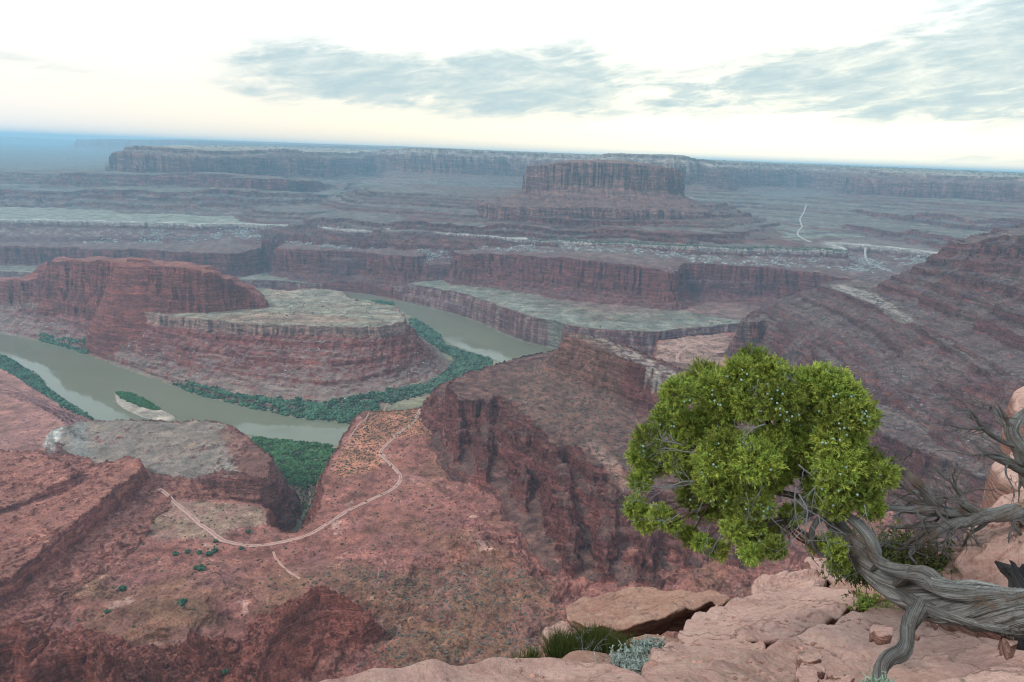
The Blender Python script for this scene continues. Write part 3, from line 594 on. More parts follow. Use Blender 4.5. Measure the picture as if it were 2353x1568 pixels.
paint(isr('central_ridge') * area([(1140, 850), (1300, 790), (1420, 870), (1460, 960), (1340, 980), (1250, 960), (1150, 890)], 200, 20, 14), (.195, .105, .078), .7)
paint(isr('right_hillside') * area([(1905, 652), (1960, 662), (2040, 696), (2105, 738), (2090, 740), (2020, 704), (1950, 676), (1915, 664)], 285, 3, 5), (.31, .28, .235), .7)
paint(isr('right_hillside') * sstep(0.0, .6, N120 + .5 * N45), (.17, .13, .112), .5)
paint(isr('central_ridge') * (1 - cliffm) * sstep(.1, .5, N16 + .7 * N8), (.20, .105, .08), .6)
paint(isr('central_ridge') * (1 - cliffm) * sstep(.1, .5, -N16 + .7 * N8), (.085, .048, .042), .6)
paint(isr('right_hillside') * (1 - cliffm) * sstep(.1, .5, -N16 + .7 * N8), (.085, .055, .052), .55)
paint(nbm * sstep(.25, .6, -N16 + .6 * N8 - .4 * N45), (.15, .07, .06), .5)
paint(isr('sandstone_butte') * cliffm * sstep(.1, .6, N16 + .5 * N45), (.33, .19, .155), .6)
paint(isr('great_mesa') * sstep(555, 575, Hh) * (DIST < 8000) * np.clip(.5 + N45 + .5 * N120, 0, 1), (.42, .36, .29), .8)
paint(isr('great_mesa') * sstep(592, 603, Hh) * flatm, (.17, .17, .12), .55)
paint(isr('mesa') * sstep(330, 300, Hh) * flatm, (.25, .25, .20), .8)
ter = (isr('mesa') | isr('terraced_butte'))
paint(ter * sstep(.15, .5, zn(26, 9)) * (1 - cliffm), (.22, .20, .17), .55)
paint(ter * sstep(.1, .45, zn(11, 12)), dred * .9, .85)
# peninsula: grey talus streaks run down through the red beds, pale joints in the caprock
pn = isr('river_peninsula').astype(np.float32); dp = D_of['river_peninsula']
streak = fbm(GX, GY, 28, 2, 90) + .5 * fbm(GX, GY, 9, 2, 92)
paint(pn * sstep(.1, .6, streak + .5 * N120) * sstep(4, 50, dp) * (1 - .6 * cliffm), (.235, .175, .155), .8)
paint(pn * sstep(60, 20, Hh) * sstep(-.2, .5, streak + .4), (.25, .20, .165), .75)
paint(pn * sstep(-10, -2, dp) * sstep(12, 4, dp), (.34, .26, .21), .7)
paint(pn * (dp < 0) * sstep(.3, .7, N120 + .4 * N45), (.30, .23, .165), .5)
paint(pn * area([(480, 728), (620, 716), (700, 722), (860, 735), (800, 745), (560, 742)], 145, 8, 10) * (dp < 0), (.33, .20, .14), .5)
cb = isr('canyon_bench').astype(np.float32); dc = D_of['canyon_bench']
paint(cb * sstep(-2, -10, dc) * sstep(-150, -60, dc) * (GX > -700), (.265, .265, .21), .8)
paint(cb * cliffm * sstep(-.2, .5, N16 + .6 * N45), (.30, .21, .185), .7)
paint(cb * area([(1470, 704), (1560, 694), (1960, 690), (1900, 735), (1700, 738), (1600, 722), (1540, 712)], 92, 30, 14), (.25, .125, .11), .85)
paint(cb * sstep(-150, -300, dc) * (DIST < 2700), (.25, .12, .105), .7)
# pale slickrock ledge beside the grey mound
lsm = (isr('red_slope') | isr('grey_mound')).astype(np.float32)
paint(lsm * area([(104, 978), (150, 966), (178, 985), (150, 1010), (135, 1045), (108, 1048), (100, 1010)], 80, 4, 5), (.50, .47, .42), .95)
paint((isr('red_slope') | isr('near_basin') | isr('canyon_floor')) * area([(-60, 1022), (0, 1028), (60, 1034), (112, 1040), (110, 1056), (40, 1052), (-60, 1044)], 76, 4, 4), (.47, .45, .40), .95)
gm = isr('grey_mound').astype(np.float32)
paint(gm * area([(515, 985), (560, 1000), (640, 1040), (640, 1110), (560, 1120), (520, 1060)], 100, 8, 8), (.20, .082, .065), .85)
paint(gm * sstep(96, 80, Hh), (.17, .075, .062), .6)
paint(gm * flatm * sstep(.1, .6, N120 + .3 * N45), (.25, .17, .125), .7)
paint(gm * area([(160, 985), (200, 975), (210, 1050), (180, 1075), (150, 1040)], 105, 10, 4), (.20, .195, .175), .8)
# sand of the river bar and muddy banks
paint(sstep(4, 0, di), (.40, .33, .26)); paint(sstep(14, 3, dr) * (Hh < 5) * (di > 5), (.21, .19, .13), .8)
# canyon floor that opens behind the basin
paint(isr('canyon_floor') * area([(575, 1030), (640, 1100), (680, 1202), (720, 1150), (740, 1090)], 4, 10, 6), (.24, .15, .105), .6)
bn = (isr('canyon_bench') | isr('river_peninsula')).astype(np.float32) * flatm; paint(bn * sstep(.05, .5, fbm(GX * 1.0, GY * 2.2, 90, 4, 88)), (.24, .155, .115), .55); paint(bn * sstep(.2, .5, fbm(GX, GY * 1.8, 40, 3, 89)), (.17, .165, .115), .5)
dk = np.ones_like(Hh)
for nm_, f_ in (('red_cliff', .85), ('white_rim_bench', .80), ('mesa', .80), ('terraced_butte', .80), ('sandstone_butte', .90), ('great_mesa', .90), ('canyon_bench', .88), ('river_peninsula', .98), ('gooseneck_butte', 1.0),
                ('right_hillside', 1.05), ('central_ridge', 1.08), ('near_basin', 1.18), ('tilted_slab', 1.2), ('red_slope', 1.15), ('grey_mound', 1.1), ('red_fin', 1.15)):
    dk[isr(nm_)] = f_
colr[isr('near_basin')] *= C(1.08, 1.0, .92); colr[isr('river_peninsula')] *= C(1.05, .97, .97)
colr *= dk[..., None]
colr *= (1 + .30 * np.clip(N45 + .6 * N120 + .5 * N16, -1, 1) * flatm)[..., None]
colr *= (1 + .10 * N16 + .10 * N45)[..., None] * (1 + .10 * S3 * (1 - flatm))[..., None]
np.clip(colr, .01, .8, out=colr)

# ------------------------------------------------------------------ rock material
def rock_material(name, sc_=1.0, strata=1.0):
    m, t, b = new_mat(name)
    geo = t.add('ShaderNodeNewGeometry'); pos = geo.outputs['Position']
    at = t.add('ShaderNodeAttribute', attribute_name='Col').outputs['Color']
    sepn = t.add('ShaderNodeSeparateXYZ'); t.l.new(geo.outputs['True Normal'], sepn.inputs[0])
    steep = t.math('SUBTRACT', 1.0, t.math('ABSOLUTE', sepn.outputs[2]))
    steep = t.math('MULTIPLY', steep, 3.2, clamp=True)
    s = sc_
    # bedding: thin horizontal layers; joints: vertical cracks
    bed = t.noise(t.mapping(pos, scale=(.008 * s, .008 * s, .15 * s)), 1.0, 6, .72)
    bed2 = t.noise(t.mapping(pos, scale=(.02 * s, .02 * s, .55 * s), loc=(3, 9, 4)), 1.0, 4, .65)
    joint = t.noise(t.mapping(pos, scale=(.16 * s, .16 * s, .012 * s)), 1.0, 4, .65)
    grain = t.noise(pos, .35 * s, 6, .7)
    patch = t.noise(pos, .035 * s, 5, .6)
    fine = t.noise(pos, 1.6 * s, 2, .6)
    k = t.ramp(bed, [(.30, .40), (.42, .80), (.47, .62), (.52, 1.05), (.58, 1.32), (.64, .85), (.72, 1.25)])
    k2 = t.ramp(joint, [(.36, .78), (.46, 1.0), (.62, 1.12)])
    f = t.ramp(grain, [(.3, .52), (.5, 1.0), (.68, 1.45)])
    p = t.ramp(patch, [(.32, (.80, .78, .78)), (.5, (1, 1, 1)), (.68, (1.18, 1.12, 1.06))])
    c = t.mix(1.0, at, p, 'MULTIPLY'); c = t.mix(1.0, c, f, 'MULTIPLY')
    c = t.mix(t.math('MULTIPLY', steep, .9 * strata), c, t.mix(1.0, c, k, 'MULTIPLY'))
    c = t.mix(t.math('MULTIPLY', steep, .6), c, t.mix(1.0, c, k2, 'MULTIPLY'))
    # stones and low scrub dot the gentler ground
    vo = t.add('ShaderNodeTexVoronoi'); t.l.new(pos, vo.inputs['Vector']); vo.inputs['Scale'].default_value = .22 * s
    dots = t.ramp(vo.outputs['Distance'], [(.12, 1.0), (.22, 0.0)])
    sel = t.math('GREATER_THAN', t.add('ShaderNodeSeparateColor', ins={0: vo.outputs['Color']}).outputs[0], .62)
    dots = t.math('MULTIPLY', t.math('MULTIPLY', dots, sel), t.math('SUBTRACT', 1.0, steep))
    shr = t.mix(t.add('ShaderNodeSeparateColor', ins={0: vo.outputs['Color']}).outputs[1], (.07, .075, .045), (.30, .24, .19))
    c = t.mix(t.math('MULTIPLY', dots, .55), c, shr)
    vb = t.add('ShaderNodeTexVoronoi'); vb.inputs['Scale'].default_value = .085 * s
    wob = t.add('ShaderNodeVectorMath', operation='MULTIPLY_ADD'); t.l.new(t.add('ShaderNodeTexNoise', ins={'Vector': pos, 'Scale': .07 * s, 'Detail': 3.0}).outputs['Color'], wob.inputs[0]); wob.inputs[1].default_value = (14 / s, 14 / s, 8 / s); t.l.new(pos, wob.inputs[2])
    t.l.new(t.mapping(wob.outputs[0], scale=(1, 1, 2.6)), vb.inputs['Vector'])
    vc = t.add('ShaderNodeSeparateColor', ins={0: vb.outputs['Color']}).outputs[0]
    c = t.mix(t.math('ADD', .35, t.math('MULTIPLY', steep, .65)), c, t.mix(1.0, c, t.ramp(vc, [(0, .74), (.5, 1.0), (1, 1.24)]), 'MULTIPLY'))
    setin(t, b, 'Base Color', c)
    blk = t.math('ADD', t.math('MULTIPLY', vb.outputs['Distance'], -.8), vc)
    h1 = t.math('MULTIPLY', t.math('ADD', t.math('ADD', t.math('MULTIPLY', blk, .55), t.math('MULTIPLY', bed, 1.5)), t.math('MULTIPLY', bed2, .9)), steep)
    hh = t.math('ADD', t.math('ADD', h1, t.math('MULTIPLY', t.math('MULTIPLY', joint, 1.0), steep)), t.math('ADD', t.math('MULTIPLY', grain, .55), t.math('MULTIPLY', fine, .12)))
    bump(t, b, hh, 4.5 / s, .9)
    b.inputs['Specular IOR Level'].default_value = .08
    return m
M_rock = rock_material('canyon_rock', 1.0)
M_rock_far = rock_material('distant_rock', .42)

LABELS = {
 'canyon_floor': 'flat canyon floor beside the river', 'canyon_bench': 'pale green bench ending in a cliff above the far bank of the river',
 'red_cliff': 'band of dark red cliffs below the pale rim', 'white_rim_bench': 'flat bench edged with pale caprock across the canyon',
 'mesa': 'long terraced slopes under the far rim', 'terraced_butte': 'wide terraced base of the central butte', 'sandstone_butte': 'sheer flat topped sandstone butte in the middle distance',
 'far_plateau': 'blue hazy plateaus at the left horizon', 'great_mesa': 'high mesa rim forming the skyline', 'rock_knob': 'tiny knob standing on the skyline rim',
 'river_peninsula': 'banded red peninsula inside the river bend', 'gooseneck_butte': 'dark red butte on top of the peninsula', 'red_slope': 'red slope at the left river bank',
 'near_basin': 'red desert basin with the dirt road', 'grey_mound': 'grey rounded mound in front of the river', 'tilted_slab': 'tilted orange rock slab at the left edge',
 'central_ridge': 'dark red ridge with a pale capped crest left of the juniper', 'right_hillside': 'dark ledgy hillside rising at the right edge', 'red_fin': 'jagged red rock fins at the bottom left'}
# faces of the grid, split by landform
I, J = np.meshgrid(np.arange(NR - 1), np.arange(NA - 1), indexing='ij')
fid = REG[:-1, :-1]
V = np.stack([GX, GY, Hh], -1).reshape(-1, 3).astype(np.float32); CV = colr.reshape(-1, 3)
for k, nm in enumerate(names):
    sel = (fid == k)
    if not sel.any(): continue
    ii = I[sel]; jj = J[sel]; a = ii * NA + jj
    q = np.stack([a, a + 1, a + NA + 1, a + NA], -1)
    q = q[:, ::-1]
    uq, inv = np.unique(q.ravel(), return_inverse=True)
    far = nm in ('far_plateau', 'great_mesa', 'mesa', 'sandstone_butte', 'terraced_butte', 'rock_knob')
    o = mesh_np(nm, V[uq], quads=inv.reshape(-1, 4), mat=M_rock_far if far else M_rock, cols=CV[uq])
    tag(o, LABELS[nm], nm.replace('_', ' ').split()[-1], kind='structure')

# ------------------------------------------------------------------ river
m, t, b = new_mat('river_water')
pos = t.add('ShaderNodeNewGeometry').outputs['Position']
sil = t.noise(t.mapping(pos, scale=(.0016, .004, 1), rot=(0, 0, .5)), 1.0, 4, .6)
setin(t, b, 'Base Color', t.mix(sil, (.14, .145, .095), (.19, .19, .125)))
b.inputs['Roughness'].default_value = .07; b.inputs['Specular IOR Level'].default_value = .5; b.inputs['IOR'].default_value = 1.33
rip = t.noise(t.mapping(pos, scale=(.10, .05, 1), rot=(0, 0, .6)), 1.0, 4, .6, .4)
rip2 = t.noise(t.mapping(pos, scale=(.006, .012, 1)), 1.0, 3, .5, 1.0)
rr_ = t.ramp(rip2, [(.35, .02), (.55, .06), (.7, .18)]); setin(t, b, 'Roughness', rr_)
bump(t, b, rip, .12, .35)
wp = smooth_poly(np.array(RIVER)[:, :2], True, 2)
wx, wy = wp[:, 0], wp[:, 1]
nx, ny = 60, 60
x0, x1, y0, y1 = wx.min() - 60, wx.max() + 60, wy.min() - 60, wy.max() + 60
# water only where the bed is (cells of a grid that touch the channel)
gx = np.arange(x0, x1, 20.0); gy = np.arange(y0, y1, 20.0)
GGx, GGy = np.meshgrid(gx, gy, indexing='ij')
dd = sdf_raw(wp, GGx, GGy)
keep = (dd[:-1, :-1] < 32)
ii, jj = np.nonzero(keep); n2 = len(gy); a = ii * n2 + jj
q = np.stack([a, a + n2, a + n2 + 1, a + 1], -1); uq, inv = np.unique(q.ravel(), return_inverse=True)
VV = np.stack([GGx.ravel(), GGy.ravel(), np.zeros(GGx.size)], -1)
o = mesh_np('river', VV[uq], quads=inv.reshape(-1, 4), mat=m); tag(o, 'muddy green river winding around the peninsula', 'river', kind='structure')
# ------------------------------------------------------------------ roads
rng = np.random.RandomState(5)
def on_ground(px, py, z0=95, n=8):
    z = z0
    for _ in range(n):
        p = Pz(px, py, z); z = .4 * z + .6 * ground_z(p[0], p[1])
    p = Pz(px, py, z); return (p[0], p[1], ground_z(p[0], p[1]))
def catmull(P, step):
    P = np.array(P, float); out = []
    Q = np.vstack([2 * P[0] - P[1], P, 2 * P[-1] - P[-2]])
    for k in range(1, len(Q) - 2):
        a, b_, c, d = Q[k - 1:k + 3]; L = np.linalg.norm((c - b_)[:3]); n = max(2, int(L / step))
        for u_ in np.linspace(0, 1, n, endpoint=False):
            out.append(.5 * (2 * b_ + (c - a) * u_ + (2 * a - 5 * b_ + 4 * c - d) * u_ ** 2 + (3 * b_ - a - 3 * c + d) * u_ ** 3))
    out.append(Q[-2]); return np.array(out)
m, t, b = new_mat('dirt_road')
pos = t.add('ShaderNodeNewGeometry').outputs['Position']
nz = t.noise(pos, .25, 5, .65)
acr = t.add('ShaderNodeAttribute', attribute_name='across').outputs['Fac']
rut = t.ramp(t.math('ABSOLUTE', acr), [(.0, (.36, .20, .155)), (.28, (.36, .20, .155)), (.45, (.50, .32, .26)), (.7, (.46, .285, .23)), (.95, (.31, .16, .125))])
setin(t, b, 'Base Color', t.mix(1.0, rut, t.ramp(nz, [(.3, .8), (.7, 1.15)]), 'MULTIPLY'))
M_road = m
m2, t2, b2 = new_mat('pale_far_track'); setin(t2, b2, 'Base Color', (.36, .33, .30, 1))
def road(poly, width, z0, label, step=5, lift=.35, pale_=False):
    W = [on_ground(x, y, z0) for x, y in poly]
    P = catmull(np.array(W)[:, :2], step)
    n = len(P); T = np.gradient(P, axis=0); T /= np.linalg.norm(T, axis=1)[:, None] + 1e-9
    Nn = np.stack([-T[:, 1], T[:, 0]], 1)
    ws = width * (1 + .3 * np.array([perlin(k * step / 14.0, 3.3, 5) for k in range(n)]))
    acc = np.linspace(-1, 1, 7); verts = []; at = []
    for a_ in acc:
        q_ = P + Nn * (ws * a_ * .5)[:, None]
        verts.append(np.column_stack([q_, ground_np(q_[:, 0], q_[:, 1])])); at.append(np.full(n, a_))
    V_ = np.stack(verts, 1); zc_ = V_[:, :, 2]
    zm = np.maximum(zc_, zc_.max(1, keepdims=True) * .6 + zc_ * .4)
    k5 = np.ones(3) / 3
    for j in range(7):
        zz = np.convolve(np.pad(zm[:, j], 1, 'edge'), k5, 'valid'); V_[:, j, 2] = np.maximum(zz, zc_[:, j]) + lift * (1 if 0 < j < 6 else -.8)
    i, j = np.meshgrid(np.arange(n - 1), np.arange(6), indexing='ij'); a = (i * 7 + j).ravel()
    o = mesh_np('road', V_.reshape(-1, 3), quads=np.stack([a, a + 7, a + 8, a + 1], -1)[:, ::-1], mat=m2 if step >= 15 else M_road, attrs={'across': np.stack(at, 1).ravel()})
    tag(o, label, 'road', kind='structure')
road([(365, 1124), (385, 1140), (420, 1170), (455, 1200), (500, 1235), (530, 1247), (575, 1255), (640, 1248), (700, 1232), (750, 1205), (800, 1172), (850, 1150), (895, 1128), (918, 1108), (918, 1090), (900, 1070), (880, 1050), (875, 1038), (900, 1010), (930, 985), (960, 955), (1000, 925), (1042, 904)], 7.2, 96, 'pale dirt road winding through the red basin')
road([(1030, 905), (1000, 907), (950, 916), (890, 928), (850, 945), (825, 975), (800, 1010)], 3.2, 96, 'faint track along the edge of the cliff')
road([(628, 1268), (635, 1285), (650, 1302), (668, 1318), (690, 1330)], 3.5, 118, 'short pale wash below the road')
road([(1562, 842), (1556, 822), (1568, 804), (1600, 788), (1640, 778), (1674, 772)], 9, 86, 'pale dirt road behind the ridge')
road([(1853, 471), (1846, 491), (1838, 506), (1843, 521), (1833, 536), (1843, 548), (1866, 558)], 10, 330, 'thin pale road far across the canyon', 20, 2.5)
road([(1986, 584), (1990, 592), (1995, 603), (2021, 616), (2051, 625)], 9, 200, 'pale track in the far valley', 15, 1.5)
road([(700, 1100), (694, 1110), (708, 1126), (713, 1145), (708, 1172)], 3.5, 5, 'narrow path through the green canyon floor', 5, .5)

# ------------------------------------------------------------------ scatter
def ico(sub):
    bm = bmesh.new(); bmesh.ops.create_icosphere(bm, subdivisions=sub, radius=1)
    v = np.array([x.co[:] for x in bm.verts]); f = np.array([[q.index for q in x.verts] for x in bm.faces]); bm.free(); return v, f
ICO1, ICO2 = ico(1), ico(2)
def scatter(name, P, R, cols, mat, shape=ICO1, squash=(1, 1, .8), jag=.25, sink=.2, parent=None, smooth=False, blocky=False):
    n = len(P); v, f = shape; nv = len(v)
    ang = rng.rand(n) * 6.283; ca, sa = np.cos(ang), np.sin(ang)
    vv = np.repeat(v[None], n, 0) * (1 + jag * (rng.rand(n, nv, 1) * 2 - 1))
    if blocky: vv = np.sign(vv) * np.abs(vv) ** .45 * .75
    sq = np.array(squash)[None] * (1 + .35 * (rng.rand(n, 3) * 2 - 1)); vv = vv * sq[:, None, :]
    tilt = (rng.rand(n) - .5) * (.9 if blocky else .3); ct, st = np.cos(tilt), np.sin(tilt)
    y = vv[:, :, 1] * ct[:, None] - vv[:, :, 2] * st[:, None]; z = vv[:, :, 1] * st[:, None] + vv[:, :, 2] * ct[:, None]
    x = vv[:, :, 0]
    X_ = x * ca[:, None] - y * sa[:, None]; Y_ = x * sa[:, None] + y * ca[:, None]
    W = np.stack([X_, Y_, z], -1) * np.asarray(R)[:, None, None]
    W += np.asarray(P)[:, None, :]; W[:, :, 2] += (np.asarray(R) * (squash[2] - sink * 2))[:, None] * .6
    F = (f[None] + (np.arange(n) * nv)[:, None, None]).reshape(-1, 3)
    c = np.repeat(np.asarray(cols)[:, None, :], nv, 1) * (1 + .3 * (rng.rand(n, nv, 1) - .5))
    return mesh_np(name, W.reshape(-1, 3), tris=F, mat=mat, cols=c.reshape(-1, 3), smooth=smooth, parent=parent)
CELL = (RR * np.gradient(RR) * (AA[1] - AA[0]))[:, None] * np.ones((1, NA))
def sample(mask, n):
    w_ = (CELL * np.clip(mask, 0, 1)).ravel(); cdf = np.cumsum(w_); tot = cdf[-1]
    if tot <= 0: return np.zeros((0, 3))
    idx = np.searchsorted(cdf, rng.rand(n) * tot); idx = np.clip(idx, 0, len(w_) - 1)
    i, j = idx // NA, idx % NA
    r_ = RR[i] * (1 + (rng.rand(n) - .5) * .0015); a_ = AA[j] + (rng.rand(n) - .5) * (AA[1] - AA[0])
    x, y = r_ * np.sin(a_), r_ * np.cos(a_)
    return np.column_stack([x, y, ground_np(x, y)])
def region_area(poly, z, soft=6, wob=6): return area(poly, z, soft, wob)
m, t, b = new_mat('thicket_leaves')
at = t.add('ShaderNodeAttribute', attribute_name='Col').outputs['Color']; pos = t.add('ShaderNodeNewGeometry').outputs['Position']
setin(t, b, 'Base Color', t.mix(1.0, at, t.ramp(t.noise(pos, .9, 4, .7), [(.3, .55), (.5, 1), (.7, 1.5)]), 'MULTIPLY')); b.inputs['Specular IOR Level'].default_value = .05
bump(t, b, t.noise(pos, 1.5, 3, .7), .8, 1)
M_thick = m
def gcols(n, base, var=.35, tint=(0, 0, 0)):
    k = 1 + var * (rng.rand(n, 1) * 2 - 1); return np.array(base)[None] * k + np.array(tint)[None] * rng.rand(n, 1)
low = (Hh < 22) & (dr > 2)
near_bank = low
def thicket(polys, dens, rmin, rmax, base, label, tint=(.03, .035, .02), maxh=22):
    m_ = 0
    for pl in polys: m_ = np.maximum(m_, region_area(pl, 3, 5, 5))
    m_ = m_ * ((Hh < maxh) & ((dr > 1) | (di < 0)))
    ar = float((CELL * m_).sum()); n = int(ar * dens); m_ = m_ * (.25 + .75 * sstep(-.35, .1, N16 + N45 * .7)); 
    P = sample(m_, n); R = rmin + (rmax - rmin) * rng.rand(n) ** 1.5
    c = gcols(n, base, .35, tint)
    patch_ = fld(N45, P[:, 0], P[:, 1]) + fld(N16, P[:, 0], P[:, 1]); c = c * (1 + .35 * np.clip(patch_, -1, 1))[:, None]
    print('thicket', label, int(ar), n)
    o = scatter('riverside_thicket', P, R, c, M_thick, ICO1, (1, 1, 1.05), .35, .1, smooth=True)
    tag(o, label, 'thicket', kind='stuff')
GB = (.050, .105, .062)
thicket([[(385, 878), (450, 893), (560, 918), (680, 936), (760, 938), (840, 922), (885, 914), (870, 938), (835, 978), (700, 966), (560, 938), (440, 908)]], .085, 1.2, 4.6, GB, 'dense green scrub along the foot of the peninsula')
thicket([[(938, 730), (990, 742), (1015, 762), (1012, 788), (1060, 808), (1135, 826), (1125, 850), (1070, 880), (1030, 895), (960, 910), (870, 935), (880, 912), (975, 888), (1015, 862), (1050, 832), (1015, 806), (955, 770)]], .068, 1.2, 4.8, (.062, .11, .072), 'dark green thicket on the inside of the far river bend')
thicket([[(572, 1002), (640, 1010), (775, 1022), (748, 1085), (735, 1120), (640, 1110), (605, 1050)]], .15, 1.3, 3.2, (.05, .115, .045), 'lush green thicket below the cliffs beside the river')
thicket([[(612, 1095), (740, 1095), (730, 1155), (690, 1210), (610, 1200), (600, 1130)]], .035, 1.0, 2.2, (.055, .10, .04), 'scattered green bushes on the narrow canyon floor')
thicket([[(-200, 760), (0, 806), (60, 845), (110, 888), (160, 925), (218, 962), (190, 966), (140, 940), (88, 900), (40, 870), (0, 852), (-200, 800)]], .10, 1.6, 3.6, GB, 'green scrub on the left river bank')
thicket([[(800, 668), (900, 680), (1000, 702), (1100, 732), (1180, 768), (1235, 792), (1240, 780), (1180, 757), (1100, 722), (1000, 692), (900, 674), (800, 662)], [(92, 776), (150, 790), (205, 806), (208, 814), (150, 802), (92, 786)]], .10, 1.8, 3.8, GB, 'strip of scrub at the foot of the far river cliff', maxh=40)
# river bar
m_ = sstep(-1, -6, sdf(pts([(262, 899), (300, 901), (340, 920), (378, 943), (350, 946), (300, 930), (270, 914)], 0), True, 2)); P = sample(m_, 700)
o = scatter('island_thicket', P, 1.2 + 2.0 * rng.rand(len(P)), gcols(len(P), (.045, .11, .035), .3), M_thick, ICO1, (1, 1, 1), .35, .1, smooth=True); tag(o, 'bright green bushes on the long sand bar in the river', 'thicket', kind='stuff')
m_ = sstep(2, -2, sdf(pts([(846, 693), (870, 691), (905, 697), (908, 701), (880, 701)], 0), True, 1)); P = sample(m_, 260); P[:, 2] = .2
o = scatter('island_thicket', P, 1.8 + 2.2 * rng.rand(len(P)), gcols(len(P), GB, .3), M_thick, ICO1, (1, 1, 1), .35, .1, smooth=True); tag(o, 'small dark green islet in the far river reach', 'thicket', kind='stuff')
# low desert scrub on the flats
m_ = nbm * (SL < .35) * (DIST > 500) * (.12 + .9 * area([(860, 935), (1010, 910), (1020, 1000), (880, 1010), (880, 1080), (760, 1100), (780, 1040)], 96, 8, 3) + .5 * area([(500, 1440), (620, 1440), (600, 1568), (450, 1568)], 120))
P1 = sample(m_, 5200)
P2 = sample((isr('white_rim_bench')) * sstep(-90, -5, D_of['white_rim_bench']) * (D_of['white_rim_bench'] < 0) * (DIST < 3100) * (GX > 50), 2400)
P3 = sample(isr('right_hillside') * (SL < .5) + isr('central_ridge') * (SL < .4) * .6, 1500)
P5 = sample((isr('canyon_bench') | (isr('river_peninsula') & (dp < 0))) * flatm * (DIST < 2900), 1800)
P4 = sample(isr('great_mesa') * flatm * (DIST < 8500) * (Hh > 575), 3500)
P = np.vstack([P1, P2, P3, P4, P5]); R = np.concatenate([.55 + 1.25 * rng.rand(len(P1)) ** 2, 1.5 + 2.0 * rng.rand(len(P2)), .8 + 1.0 * rng.rand(len(P3)), 2.5 + 3.5 * rng.rand(len(P4)), .8 + 1.4 * rng.rand(len(P5))])
o = scatter('desert_scrub', P, R, gcols(len(P), (.075, .085, .05), .35), M_thick, ICO1, (1, 1, .7), .3, .15, smooth=True); tag(o, 'small dark desert bushes dotted over benches and slopes', 'scrub', kind='stuff')

# fallen rock
m, t, b = new_mat('fallen_rock')
at = t.add('ShaderNodeAttribute', attribute_name='Col').outputs['Color']; pos = t.add('ShaderNodeNewGeometry').outputs['Position']
setin(t, b, 'Base Color', t.mix(1.0, at, t.ramp(t.noise(pos, .8, 3, .6), [(.3, .75), (.7, 1.2)]), 'MULTIPLY')); M_fall = m
def rubble(mask, n, rmin, rmax, base, label, p=3, tint=(0, 0, 0), sq=(1.2, .9, .6)):
    P = sample(mask, n); n = len(P); R = rmin + (rmax - rmin) * rng.rand(n) ** p
    o = scatter('fallen_boulders', P, R, gcols(n, base, .3, tint), M_fall, ICO1, sq, .22, .1, blocky=True); tag(o, label, 'boulders', kind='stuff')
dw = D_of['white_rim_bench']
big = np.clip(.25 + N45 * .8 + N120 * .9, 0, 1)
rubble(((isr('white_rim_bench') * (dw > 4) * (dw < 190) + isr('red_cliff') * (dw < 170) * (dw > 0)) * big) * (DIST < 3700), 3600, 1.6, 7.5, (.23, .23, .215), 'pale blocks fallen below the white rim', 2.2, (.1, .1, .1))
rubble(nbm * area([(700, 1290), (1080, 1290), (1250, 1300), (1330, 1480), (1250, 1600), (850, 1600), (860, 1450), (820, 1370), (700, 1360)], 118, 20, 20) * (.3 + np.clip(N45 + .4, 0, 1)), 4200, .3, 2.2, (.085, .072, .055), 'grey boulders strewn over the brown mounds of the basin', 4, (.05, .05, .045))
rubble(isr('right_hillside') * (SL < .75) * np.clip(.15 + N45 + .5 * N120, 0, 1) * (DIST < 2000), 5500, .6, 4.2, (.13, .10, .088), 'grey boulders on the slope at the right', 3.5, (.07, .07, .07))
rubble(isr('central_ridge') * (SL < .8) * area([(1140, 850), (1300, 780), (1420, 860), (1500, 980), (1480, 1080), (1340, 1000), (1230, 960), (1150, 890)], 200, 20, 10), 3200, .5, 2.8, (.105, .085, .07), 'boulders on the talus below the ridge crest', 3, (.04, .035, .03))
rubble(pn * (dp > 20) * (.2 + np.clip(-N45, 0, 1)) + isr('canyon_floor') * (dp < 60) * (dr > 10) * .5, 1500, .8, 3.6, (.33, .27, .24), 'pale blocks on the banded slope of the peninsula', 3.5, (.15, .15, .15))
rubble(nbm * area([(60, 1400), (100, 1320), (230, 1200), (340, 1110), (400, 1130), (330, 1200), (250, 1260), (200, 1340), (100, 1410)], 105, 8, 6), 1300, .6, 4.0, (.20, .085, .065), 'red broken blocks at the foot of the tilted slab', 3)
